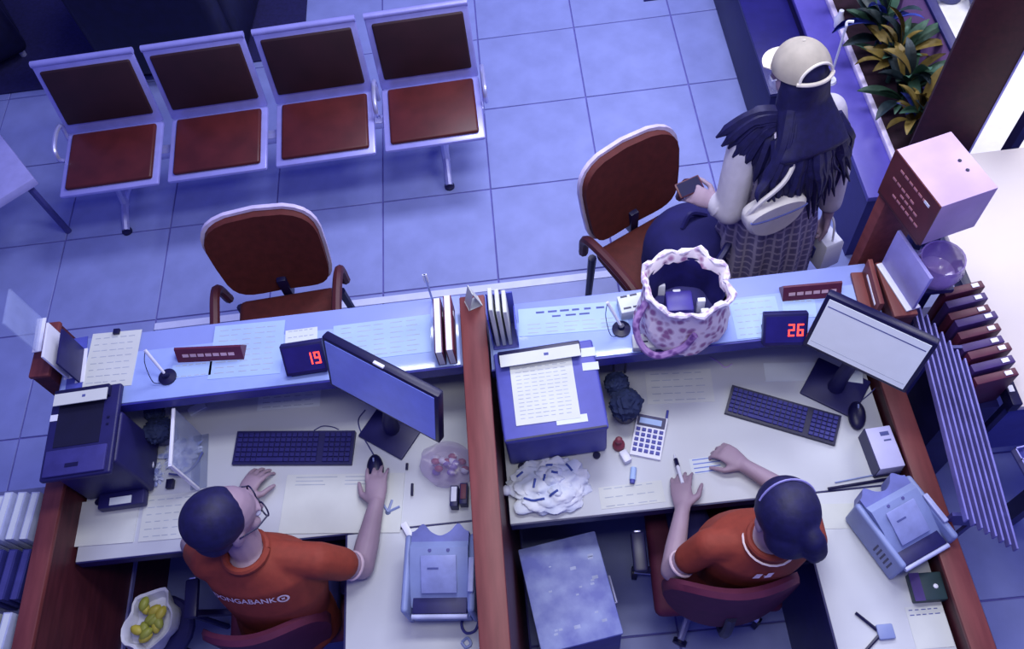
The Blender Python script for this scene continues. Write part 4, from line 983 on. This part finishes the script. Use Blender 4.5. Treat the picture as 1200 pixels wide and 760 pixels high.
def head_frame(c, face, up=(0, 0, 1)):
    f = Vector(face).normalized(); u = Vector(up); u = (u-f*u.dot(f)).normalized(); r = f.cross(u)
    M = Matrix((r, f, u)).transposed().to_4x4(); M.translation = Vector(c); return M
def add_head(bm, M, s=1.):
    R3 = M.to_3x3(); T_ = lambda x, y, z: M @ (Vector((x, y, z))*s)
    E_ = lambda c, r, g=16: ball(bm, T_(*c), tuple(v*s for v in r), g, R3)
    E_((0, -.008, .02), (.077, .094, .095)); E_((0, .028, -.045), (.060, .062, .065)); E_((0, .055, -.088), (.030, .026, .024), 10)
    E_((0, .082, .028), (.052, .012, .012), 10)                                   # brow
    for sx in (-1, 1):
        E_((sx*.078, -.006, -.012), (.010, .020, .032), 10); E_((sx*.043, .062, -.02), (.022, .024, .022), 10)
        E_((sx*.014, .094, -.034), (.010, .010, .009), 8)
    capsule(bm, T_(0, .084, .016), T_(0, .108, -.028), .010*s, .013*s, 10)          # nose
    E_((0, .086, -.058), (.024, .010, .006), 10); E_((0, .084, -.068), (.020, .010, .006), 10)
def add_eyes(M, parent, s=1.):
    for sx in (-1, 1):
        bm = B(); ball(bm, M @ (Vector((sx*.033, .079, .006))*s), .0115*s, 10); e = obj('eye', bm, white_m, parent)
        bm = B(); ball(bm, M @ (Vector((sx*.033, .0895, .005))*s), .0045*s, 8); obj('pupil', bm, blk_m, e)
def hair_cap(bm, M, s=1., g=1., bk=.0):
    R3 = M.to_3x3()
    ball(bm, M @ (Vector((0, -.020-bk, .034))*s), (.086*s*g, .095*s*g, .092*s*g), 24, R3); ball(bm, M @ (Vector((0, -.048, -.03))*s), (.074*s*g, .062*s*g, .07*s*g), 18, R3)
def legs_sitting(bm, hipc, lr, fwd, rad=1., shoe=None):
    hipc, lr, fwd = Vector(hipc), Vector(lr).normalized(), Vector(fwd).normalized()
    for s in (-1, 1):
        h = hipc+lr*s*.09; k = h+fwd*.40+lr*s*.04+Vector((0, 0, .0)); a = Vector((k.x, k.y, .09))-fwd*.04
        capsule(bm, h, k, .085*rad, .062*rad); capsule(bm, k, a, .060*rad, .042*rad)
        if shoe is not None: capsule(shoe, a+Vector((0, 0, -.045)), a+fwd*.16+Vector((0, 0, -.052)), .042, .036)
    return bm

# ---- man in glasses (left bay)
t = thing('person', 'person in an orange-red polo and glasses using the mouse', 'person', (-1.0, .66, 0))
def loc_(v): return Vector(v)-Vector((-1.0, .66, 0))
SH_R, SH_L = loc_((-.80, .80, .985)), loc_((-1.15, .83, .99))
hc = loc_((at(266, 607, 1.20)))
pel = loc_((-1.03, .74, .53)); che = loc_((-.99, .79, .86)); nk = loc_((-1.0, .83, 1.06))
Mh = head_frame(hc, (.72, .55, -.42), (.25, .2, 1))
el_R = loc_(at(424, 664, .80)); wr_R = loc_(at(441, 590, .795))
el_L = loc_((-1.30, .96, .80)); wr_L = loc_(at(283, 585, .79))
secsB = [(pel+Vector((0, -.02, -.08)), .16, .115), (pel, .165, .12), (pel.lerp(che, .45), .15, .105), (che, .17, .112), (che.lerp(nk, .55), .165, .098), (che.lerp(nk, .85), .10, .075), (nk, .056, .06)]
lrM = (SH_R-SH_L)
bm = B(); loft(bm, secsB, lrM)
capsule(bm, nk-Vector((0, 0, .03)), hc+Vector((-.0, -.0, -.05)), .056, .055)
for S_, E2, W_ in ((SH_R, el_R, wr_R), (SH_L, el_L, wr_L)):
    capsule(bm, S_, E2, .052, .041); capsule(bm, E2, E2.lerp(W_, .35), .042, .041); capsule(bm, E2.lerp(W_, .35), W_, .041, .028)
add_head(bm, Mh, 1.04)
hand(bm, wr_R, (loc_(at(441, 545, .80))-wr_R), (0, 0, 1), -1, .32, 1.0)
hand(bm, wr_L, (loc_(at(300, 556, .79))-wr_L), (-.2, .1, 1), 1, .45, 1.0)
legs_sitting(bm, pel, lrM, (.05, 1, 0), .9)
remesh('body', bm, .0055, skin_m, t, it=4)
add_eyes(Mh, t, 1.04)
bm = B(); hair_cap(bm, Mh, 1.04, 1.03, .022); remesh('hair', bm, .007, hair_m, t, it=3)
bm = B(); secsS = [(c, a*1.07+.008, b*1.07+.008) for c, a, b in secsB[1:5]] + [(secsB[5][0], .105, .085), (nk+Vector((0, .0, -.005)), .068, .07)]
loft(bm, [(pel+Vector((0, -.02, -.06)), .18, .13)]+secsS, lrM)
for S_, E2 in ((SH_R, el_R), (SH_L, el_L)): capsule(bm, S_, S_.lerp(E2, .55), .060, .056)
trapezius(bm, nk, (SH_R, SH_L), .058, .058)
sh = remesh('polo_shirt', bm, .007, orange_m, t, it=8)
bm = B(); d = (el_R-SH_R).normalized(); c0 = SH_R.lerp(el_R, .55)+d*.050; n_ = d.orthogonal().normalized(); b2 = d.cross(n_)
tube(bm, [c0+(n_*math.cos(2*PI*k/20)+b2*math.sin(2*PI*k/20))*.045 for k in range(21)], .005, 6); obj('sleeve_cuff', bm, mat('pale_cuff', (214, 190, 206), .7), sh)
# collar and its pale trim
bm = B(); tube(bm, [nk+Vector((.066*math.cos(2*PI*k/24), .068*math.sin(2*PI*k/24)-.004, .012-.014*math.sin(2*PI*k/24))) for k in range(25)], .012, 8); obj('collar', bm, orange_m, sh)
bm = legs_sitting(B(), pel, lrM, (.05, 1, 0), 1.08, shoe := B()); ball(bm, pel, (.18, .14, .10), 16); remesh('trousers', bm, .01, trou_m, t, it=4); stuff(obj('shoes', shoe, blk_m, t))
# glasses
R3 = Mh.to_3x3(); g = B()
for sx in (-1, 1):
    tube(g, [Mh @ Vector((sx*.036+.026*math.cos(2*PI*k/20), .104, .008+.02*math.sin(2*PI*k/20))) for k in range(21)], .0028, 6)
    tube(g, [Mh @ Vector((sx*.062, .104, .012)), Mh @ Vector((sx*.086, .05, .012)), Mh @ Vector((sx*.088, -.01, .01))], .0028, 6)
tube(g, [Mh @ Vector((-.010, .106, .012)), Mh @ Vector((.010, .106, .012))], .0025, 6)
obj('glasses', g, blk_m, t)
# lettering across the back of the polo: wrapped onto the cloth
bpy.context.view_layer.update()
def wrap_text(name, s, size, shirt, centre, right, up_, out, material, extra=None, bold=.001):
    r = Vector(right).normalized(); o_ = Vector(out); o_ = (o_-r*o_.dot(r)).normalized(); u = o_.cross(r)
    if u.dot(Vector(up_)) < 0: u = -u
    M = Matrix((r, u, r.cross(u))).transposed().to_4x4(); M.translation = Vector(centre)
    tx = text_mesh(name, s, size, material, shirt, Matrix.Identity(4), 0.0, bold)
    me = tx.data; bm = bmesh.new(); bm.from_mesh(me)
    if extra is not None: add_bm(bm, extra)
    bmesh.ops.triangulate(bm, faces=bm.faces[:])
    from mathutils.bvhtree import BVHTree
    tree = BVHTree.FromPolygons([v.co for v in shirt.data.vertices], [p.vertices for p in shirt.data.polygons])
    nrm = M.to_3x3() @ Vector((0, 0, 1))
    if nrm.dot(o_) < 0: nrm = -nrm
    for v in bm.verts:
        p = M @ Vector((v.co.x, v.co.y, 0)); hit = tree.ray_cast(p+nrm*.4, -nrm)
        v.co = (hit[0]+nrm*.0045) if hit[0] is not None else p
    bm.to_mesh(me); bm.free(); me.update()
    return tx
letter_m = mat('white_lettering', (240, 222, 226), .6)
ring = B(); R_ = [[Vector((.128+r*math.cos(2*PI*k/24), r*math.sin(2*PI*k/24)*.9, 0)) for k in range(24)] for r in (.012, .019)]
vr = [[ring.verts.new(p) for p in q] for q in R_]
for k in range(24): ring.faces.new((vr[0][k], vr[0][(k+1) % 24], vr[1][(k+1) % 24], vr[1][k]))
sp_ = [ring.verts.new((.128+(.008 if k % 2 else .004)*math.cos(2*PI*k/8), (.008 if k % 2 else .004)*math.sin(2*PI*k/8), 0)) for k in range(8)]; ring.faces.new(sp_)
pc = loc_(at(283, 680, .93))
wrap_text('back_lettering', 'DONGABANK', .033, sh, pc+Vector((.022, -.03, 0)), (1, .0, -.08), (0, 0, 1), (0, -.75, .66), letter_m, ring, .0005)
bm = B(); a0, a1 = loc_(at(275, 655, 1.03)), loc_(at(292, 677, .96)); tube(bm, [a0+Vector((0, 0, .005)), a1+Vector((0, 0, .005))], .003, 6); obj('collar_stitch', bm, letter_m, sh)

# ---- woman clerk (right bay)
t = thing('person', 'person with a ponytail and orange polo writing with a pen', 'person', (.56, .66, 0))
def loc_(v): return Vector(v)-Vector((.56, .66, 0))
SH_R, SH_L = loc_((.735, .70, .985)), loc_((.435, .72, .98))
hc = loc_(at(919, 603, 1.20)); pel = loc_((.555, .75, .53)); che = loc_((.575, .735, .85)); nk = loc_((.60, .70, 1.06))
Mh = head_frame(hc, (-.10, .80, -.50), (.05, .3, 1))
el_L = loc_(at(787, 668, .80)); wr_L = loc_(at(800, 595, .795)); el_R = loc_((.80, .88, .80)); wr_R = loc_(at(872, 545, .79))
secsB = [(pel+Vector((0, -.02, -.08)), .165, .12), (pel, .165, .12), (pel.lerp(che, .45), .135, .10), (che, .155, .11), (che.lerp(nk, .55), .148, .092), (che.lerp(nk, .85), .088, .07), (nk, .050, .054)]
lrM = (SH_R-SH_L)
bm = B(); loft(bm, secsB, lrM); capsule(bm, nk-Vector((0, 0, .03)), hc+Vector((0, 0, -.05)), .050, .05)
for S_, E2, W_ in ((SH_R, el_R, wr_R), (SH_L, el_L, wr_L)):
    capsule(bm, S_, E2, .046, .036); capsule(bm, E2, E2.lerp(W_, .35), .037, .036); capsule(bm, E2.lerp(W_, .35), W_, .036, .025)
add_head(bm, Mh, 1.0)
hand(bm, wr_L, (loc_(at(796, 548, .79))-wr_L), (-.35, 0, 1), 1, .40, .95)
hand(bm, wr_R, (loc_(at(846, 527, .79))-wr_R), (.1, .1, 1), -1, .75, .95)
legs_sitting(bm, pel, lrM, (0, 1, 0), .85)
remesh('body', bm, .0055, skin_m, t, it=4); add_eyes(Mh, t)
bm = B(); hair_cap(bm, Mh, 1.02, 1.03); tail0 = Mh @ Vector((.02, -.10, .02))
tube(bm, smooth_path([tail0+Vector((0, .03, 0)), tail0+Vector((.015, -.02, -.01)), tail0+Vector((.03, -.04, -.08)), tail0+Vector((.03, -.03, -.16))]), [.03]*6+[.034]*6+[.026]*3+[.02, .014, .01, .006], 12)
remesh('hair', bm, .007, hair_m, t, it=3)
bm = B(); q = [Mh @ Vector((-.088*math.cos(math.radians(a)), -.012, .036+.098*math.sin(math.radians(a)))) for a in range(25, 165, 10)]; tube(bm, q, .0035, 6); obj('hair_band', bm, mat('pale_violet_band', (140, 136, 206), .4), t)
bm = B(); secsS = [(c, a*1.07+.008, b*1.07+.008) for c, a, b in secsB[1:5]] + [(secsB[5][0], .095, .08), (nk+Vector((0, 0, -.005)), .062, .064)]
loft(bm, [(pel+Vector((0, -.02, -.06)), .18, .13)]+secsS, lrM)
for S_, E2 in ((SH_R, el_R), (SH_L, el_L)): capsule(bm, S_, S_.lerp(E2, .52), .054, .050)
trapezius(bm, nk, (SH_R, SH_L), .052, .052)
sh = remesh('polo_shirt', bm, .007, orange_m, t, it=8)
bm = B(); d = (el_L-SH_L).normalized(); c0 = SH_L.lerp(el_L, .52)+d*.045; n_ = d.orthogonal().normalized(); b2 = d.cross(n_)
tube(bm, [c0+(n_*math.cos(2*PI*k/20)+b2*math.sin(2*PI*k/20))*.042 for k in range(21)], .005, 6); obj('sleeve_cuff', bm, MATS['pale_cuff'], sh)
bm = B(); tube(bm, [nk+Vector((.062*math.cos(2*PI*k/24), .064*math.sin(2*PI*k/24)-.004, .010-.014*math.sin(2*PI*k/24))) for k in range(25)], .011, 8); cl = obj('collar', bm, orange_m, sh)
bm = B(); tube(bm, [nk+Vector((.078*math.cos(2*PI*k/24), .080*math.sin(2*PI*k/24)-.006, -.002-.012*math.sin(2*PI*k/24))) for k in range(10, 22)], .0035, 6); obj('collar_trim', bm, letter_m, cl)
bpy.context.view_layer.update()
lg = B()
for x0 in (-.022, .012):
    vs_ = [lg.verts.new(p) for p in ((x0-.014, -.012, 0), (x0+.006, -.012, 0), (x0+.016, .010, 0), (x0-.002, .012, 0))]; lg.faces.new(vs_)
pc = loc_(at(892, 662, .955))
wrap_text('back_logo', '-', .02, sh, pc+Vector((0, -.02, 0)), (1, .05, 0), (0, 0, 1), (0, -.75, .66), letter_m, lg)
bm = legs_sitting(B(), pel, lrM, (0, 1, 0), 1.05, shoe := B()); ball(bm, pel, (.18, .14, .10), 16); remesh('trousers', bm, .01, trou_m, t, it=4); stuff(obj('shoes', shoe, blk_m, t))
pw = at(797, 556, Z_D+.03)
bm = B(); a0, a1 = at(790, 532, Z_D+.006), at(800, 566, Z_D+.055); tube(bm, [a0, a0.lerp(a1, .15), a1], [.002, .006, .006], 8); pn = obj('ballpoint_pen', bm, white_m); tag(pn, 'white and black pen held by the clerk with the ponytail', 'pen')
bm = B(); tube(bm, [a0.lerp(a1, .18), a0.lerp(a1, .42)], .0078, 8); obj('black_grip', bm, blk_m, pn)

# ---- customer in the cap (lobby)
bx_, by_ = .955, 2.075
t = thing('person', 'person in a cream cap with long dark hair holding a phone', 'person', (bx_, by_, 0))
def loc_(v): return Vector(v)-Vector((bx_, by_, 0))
fwdc = Vector((-.35, .94, 0)); lrC = Vector((.94, .35, 0))
hc = Vector((-.005, .04, 1.52)); nk = Vector((.0, .02, 1.36)); che = Vector((0, .0, 1.14)); pel = Vector((0, -.01, .84))
Mh = head_frame(hc, (-.30, .93, -.22))
SH_L, SH_R = Vector((-.165, -.03, 1.29)), Vector((.16, .07, 1.29))
wr_L = loc_(at(838, 238, 1.02)); el_L = Vector((-.20, -.10, 1.00)); el_R = Vector((.235, .03, .99)); wr_R = Vector((.25, -.01, .77))
wr_R2 = None
secsB = [(Vector((0, 0, .74)), .155, .11), (pel, .165, .12), (Vector((0, 0, .98)), .13, .095), (che, .15, .105), (Vector((0, .005, 1.25)), .155, .09), (Vector((0, .015, 1.32)), .09, .065), (nk, .046, .05)]
bm = B(); loft(bm, secsB, lrC); capsule(bm, nk-Vector((0, 0, .03)), hc+Vector((0, 0, -.04)), .046, .046); add_head(bm, Mh, .98)
for S_, E2, W_ in ((SH_R, el_R, wr_R), (SH_L, el_L, wr_L)):
    capsule(bm, S_, E2, .044, .035); capsule(bm, E2, E2.lerp(W_, .35), .036, .035); capsule(bm, E2.lerp(W_, .35), W_, .035, .024)
hand(bm, wr_L, (loc_(at(806, 224, 1.05))-wr_L), (-.3, -.4, .85), 1, .55, .95)
hand(bm, wr_R, (.0, .0, -1), (1, 0, 0), 1, .7, .95)
for s in (-1, 1):
    h = Vector((0, 0, .80))+lrC*s*.085; capsule(bm, h, h+Vector((0, .01, -.38)), .08, .055); capsule(bm, h+Vector((0, .01, -.38)), h+Vector((0, 0, -.72)), .052, .036); capsule(bm, h+Vector((0, 0, -.76)), h+fwdc*.14+Vector((0, 0, -.765)), .034, .028)
remesh('body', bm, .0055, skin_m, t, it=4); add_eyes(Mh, t, .98)
blouse_m = mat('cream_blouse', (206, 202, 214), .8, amt=.08, scale=14, bump=.2)
bm = B(); loft(bm, [(Vector((0, 0, .86)), .17, .125)]+[(c, a*1.06+.008, b*1.06+.008) for c, a, b in secsB[2:5]]+[(secsB[5][0], .10, .075), (nk-Vector((0, 0, .02)), .06, .06)], lrC)
for S_, E2, W_ in ((SH_R, el_R, wr_R), (SH_L, el_L, wr_L)):
    capsule(bm, S_, E2, .062, .062); capsule(bm, E2, E2.lerp(W_, .7), .060, .050)
bl = remesh('blouse', bm, .008, blouse_m, t, it=8)
d = (wr_L-el_L).normalized(); c0 = el_L.lerp(wr_L, .82); n_ = d.orthogonal().normalized(); b2 = d.cross(n_)
bm = B(); tube(bm, [c0+(n_*math.cos(2*PI*k/20)+b2*math.sin(2*PI*k/20))*.036 for k in range(21)], .014, 8); obj('cuff', bm, blouse_m, bl)
# pinafore dress with pleats
bm = B(); n = 96; R = []
for z, a, b_, pl_ in ((.36, .225, .21, .012), (.45, .222, .206, .012), (.6, .216, .20, .011), (.75, .208, .186, .010), (.88, .19, .155, .006), (1.0, .158, .125, .003), (1.08, .168, .13, .002), (1.15, .172, .125, .001)):
    R.append([Vector((0, 0, z))+lrC*(a+pl_*math.sin(16*2*PI*k/n))*math.cos(2*PI*k/n)+fwdc*(b_+pl_*math.sin(16*2*PI*k/n))*math.sin(2*PI*k/n) for k in range(n)])
rings(bm, R, False); bmesh.ops.solidify(bm, geom=bm.faces[:], thickness=.004)
dr = obj('plaid_dress', bm, mat('grey_plaid', (206, 198, 226), .85, kind='check', scale=9, rgb2=(138, 130, 182)), t)
for s in (-1, 1):
    bm = B(); q = [Vector((0, 0, 1.15))+lrC*s*.09-fwdc*.135, Vector((0, .0, 1.31))+lrC*s*.10-fwdc*.085, Vector((0, .0, 1.355))+lrC*s*.095, Vector((0, 0, 1.15))+lrC*s*.09+fwdc*.135]
    tube(bm, smooth_path(q), .016, 8); obj('shoulder_strap', bm, MATS['grey_plaid'], dr)
# long hair
bm = B(); hair_cap(bm, Mh, .98, .94)
back = -fwdc
loft(bm, [(hc+back*.035+Vector((0, 0, .02)), .085, .075), (hc+back*.05+Vector((0, 0, -.08)), .10, .07), (nk+back*.085+Vector((0, 0, .02)), .122, .055), (che+back*.135+Vector((0, 0, .175)), .145, .04), (che+back*.125+Vector((0, 0, .13)), .11, .02)], lrC)
hr = remesh('hair', bm, .009, hair_m, t, it=4)
rnd = random.Random(21); bm = B()
for k in range(46):
    u = rnd.uniform(-1, 1) if k > 25 else -1+2*k/25; lay = 0 if k <= 25 else 1
    p0 = (nk+back*.085 if not lay else hc+back*.075+Vector((0, 0, -.07)))+lrC*u*(.12 if not lay else .075)
    x = u*(.165+rnd.uniform(-.02, .03)); e = rnd.uniform(.97, 1.17)+.05*abs(u)
    p1 = Vector((0, 0, 1.255))+back*(.165-.05*abs(u)+.012*lay)+lrC*x
    p2 = Vector((0, 0, e))+back*(.20-.05*abs(u)+rnd.uniform(0, .02))+lrC*(x*1.1+rnd.uniform(-.04, .04))
    rs_ = rnd.uniform(.8, 1.15)
    tube(bm, smooth_path([p0, p0.lerp(p1, .5)+back*.018, p1, p1.lerp(p2, .5)+lrC*rnd.uniform(-.02, .02), p2]), [v*rs_ for v in [.024]*6+[.022]*6+[.018]*4+[.016, .014, .012, .011, .009, .008, .006, .004, .002]], 7)
wing = loc_(at(840, 163, 1.32))
for k in range(13):
    p0 = nk+back*.03-lrC*(.06+.012*(k % 3))+Vector((0, 0, .05-.006*k)); w_ = wing+Vector((.022*k*.8, -.012*k, -.018*k))+Vector((rnd.uniform(-.01, .01), rnd.uniform(-.01, .01), 0))
    tube(bm, smooth_path([p0, p0.lerp(w_, .5)+Vector((0, 0, .05)), w_]), [.03]*6+[.022]*5+[.012, .004], 7)
stuff(obj('hair_strands', bm, hair_m, hr))
# cap: dome with a rear opening, strap, brim
cap_m = mat('cream_cap_cloth', (226, 218, 204), .85, amt=.06, scale=26, bump=.15)
bm = B(); nu, nv = 96, 40; V_ = {}
def capP(i, j, off=0.):
    ph = 2*PI*i/nu; th = math.radians(92)*j/nv; r = 1.0
    return Mh @ Vector(((.092+off)*math.sin(th)*math.sin(ph), -.014+(.108+off)*math.sin(th)*-math.cos(ph), .026+(.100+off)*math.cos(th)))
for j in range(nv+1):
    for i in range(nu): V_[i, j] = bm.verts.new(capP(i, max(j, .02)))
for j in range(nv):
    for i in range(nu):
        ph_ = min(i+.5, nu-i-.5)/nu*360; th_ = 92*(j+.5)/nv
        if th_ < 87 and (ph_/41)**2+((87-th_)/32)**2 < 1: continue
        bm.faces.new((V_[i, j], V_[(i+1) % nu, j], V_[(i+1) % nu, j+1], V_[i, j+1]))
for v in [v for v in bm.verts if not v.link_faces]: bm.verts.remove(v)
bmesh.ops.solidify(bm, geom=bm.faces[:], thickness=-.006)
cp = obj('cap', bm, cap_m, t)
bm = B(); tube(bm, [capP(nu*k/360, nv*.97, .002) for k in range(-46, 47, 4)], .007, 8); obj('rear_strap', bm, cap_m, cp)
arc = [capP(nu*41*math.cos(a)/360, nv*(87-32*math.sin(a))/92, .001) for a in [PI*k/20 for k in range(21)]]
bm = B(); tube(bm, arc, .005, 8); obj('opening_trim', bm, mat('pale_cap_trim', (236, 230, 222), .8), cp)
bm = B(); R = []
for i in range(13):
    a = math.radians(-62+124*i/12); s_ = math.sin(a); c_ = math.cos(a)
    R.append([Mh @ Vector((.096*s_, .10*c_-.008, .028)), Mh @ Vector((.098*s_, (.10*c_-.008)+.065*c_**.7 if c_ > 0 else 0, .018)), Mh @ Vector((.098*s_, (.10*c_-.008)+.065*c_**.7 if c_ > 0 else 0, .013)), Mh @ Vector((.092*s_, .10*c_-.008, .022))])
rings(bm, R); obj('brim', bm, cap_m, cp)
bm = B(); ball(bm, Mh @ Vector((0, -.014, .127)), .006, 8); obj('button', bm, cap_m, cp)
for sx in (-1, 1):
    bm = B(); tube(bm, [Mh @ Vector((sx*.055, .085, -.03)), Mh @ Vector((sx*.085, .02, -.01)), Mh @ Vector((sx*.088, -.005, .01))], .003, 6); obj('mask_loop', bm, white_m, t)
bm = B(); ball(bm, Mh @ Vector((0, .066, -.055)), (.062, .052, .05), 16, Mh.to_3x3()); obj('face_mask', bm, white_m, t)
# cross-body bag (worn), phone (held), white handbag (held)
bgp = loc_(at(908, 240, 1.0)) if False else None
t2 = thing('shoulder_bag', 'cream half-moon cross-body bag worn by the person in the cap', 'bag', (bx_-.075, by_-.205, 1.0), math.radians(16))
bm = B(); R = []
for yy, k_ in ((-.035, .9), (-.02, 1.), (.02, 1.), (.035, .9)):
    R.append([Vector((.12*k_*math.cos(a), yy, (.13*k_*math.sin(a) if math.sin(a) < 0 else .05*k_*math.sin(a))+.12)) for a in [2*PI*k/28 for k in range(28)]])
rings(bm, R); obj('pouch', bm, mat('cream_leather', (214, 210, 208), .6, amt=.06), t2)
bm = B(); tube(bm, [(.112*math.cos(a), -.036, .125+.02*math.sin(a)) for a in [PI+PI*k/14 for k in range(15)]], .004, 6); obj('flap_seam', bm, ink_m, t2)
bm = B(); tube(bm, smooth_path([(-.11, 0, .13), (-.08, -.01, .19), (.02, .0, .27), (.10, .08, .35), (.14, .17, .36)]), .009, 6); obj('strap', bm, MATS['cream_leather'], t2)
ph = thing('smartphone', 'dark red smartphone in the hand of the person in the cap', 'phone', at(808, 219, 1.055), math.radians(20))
bm = B(); box(bm, -.055, .05, -.03, .03, 0, .01, .004, M=Matrix.Rotation(math.radians(25), 4, 'X')); obj('case', bm, mat('dark_red_case', (96, 42, 52), .4), ph)
bm = B(); box(bm, -.048, .044, -.026, .026, .01, .0112, M=Matrix.Rotation(math.radians(25), 4, 'X')); obj('screen', bm, blk_m, ph)
hb = thing('handbag', 'small white handbag hanging from the hand of the person in the cap', 'bag', (bx_+.265, by_-.02, .49), math.radians(20))
bm = B(); rings(bm, [[Vector((x*k_, y*k_, z)) for x, y in ((-.045, -.075), (.045, -.075), (.045, .075), (-.045, .075))] for z, k_ in ((0, 1.), (.01, 1.04), (.15, .95), (.16, .85))]); obj('body', bm, white_m, hb)
bm = B(); tube(bm, smooth_path([(0, -.05, .15), (0, -.03, .24), (0, .0, .27), (0, .03, .24), (0, .05, .15)]), .005, 6); obj('handle', bm, white_m, hb)
bm = B(); box(bm, -.049, -.044, -.02, .03, .03, .1); obj('dark_tag', bm, prn_m, hb)
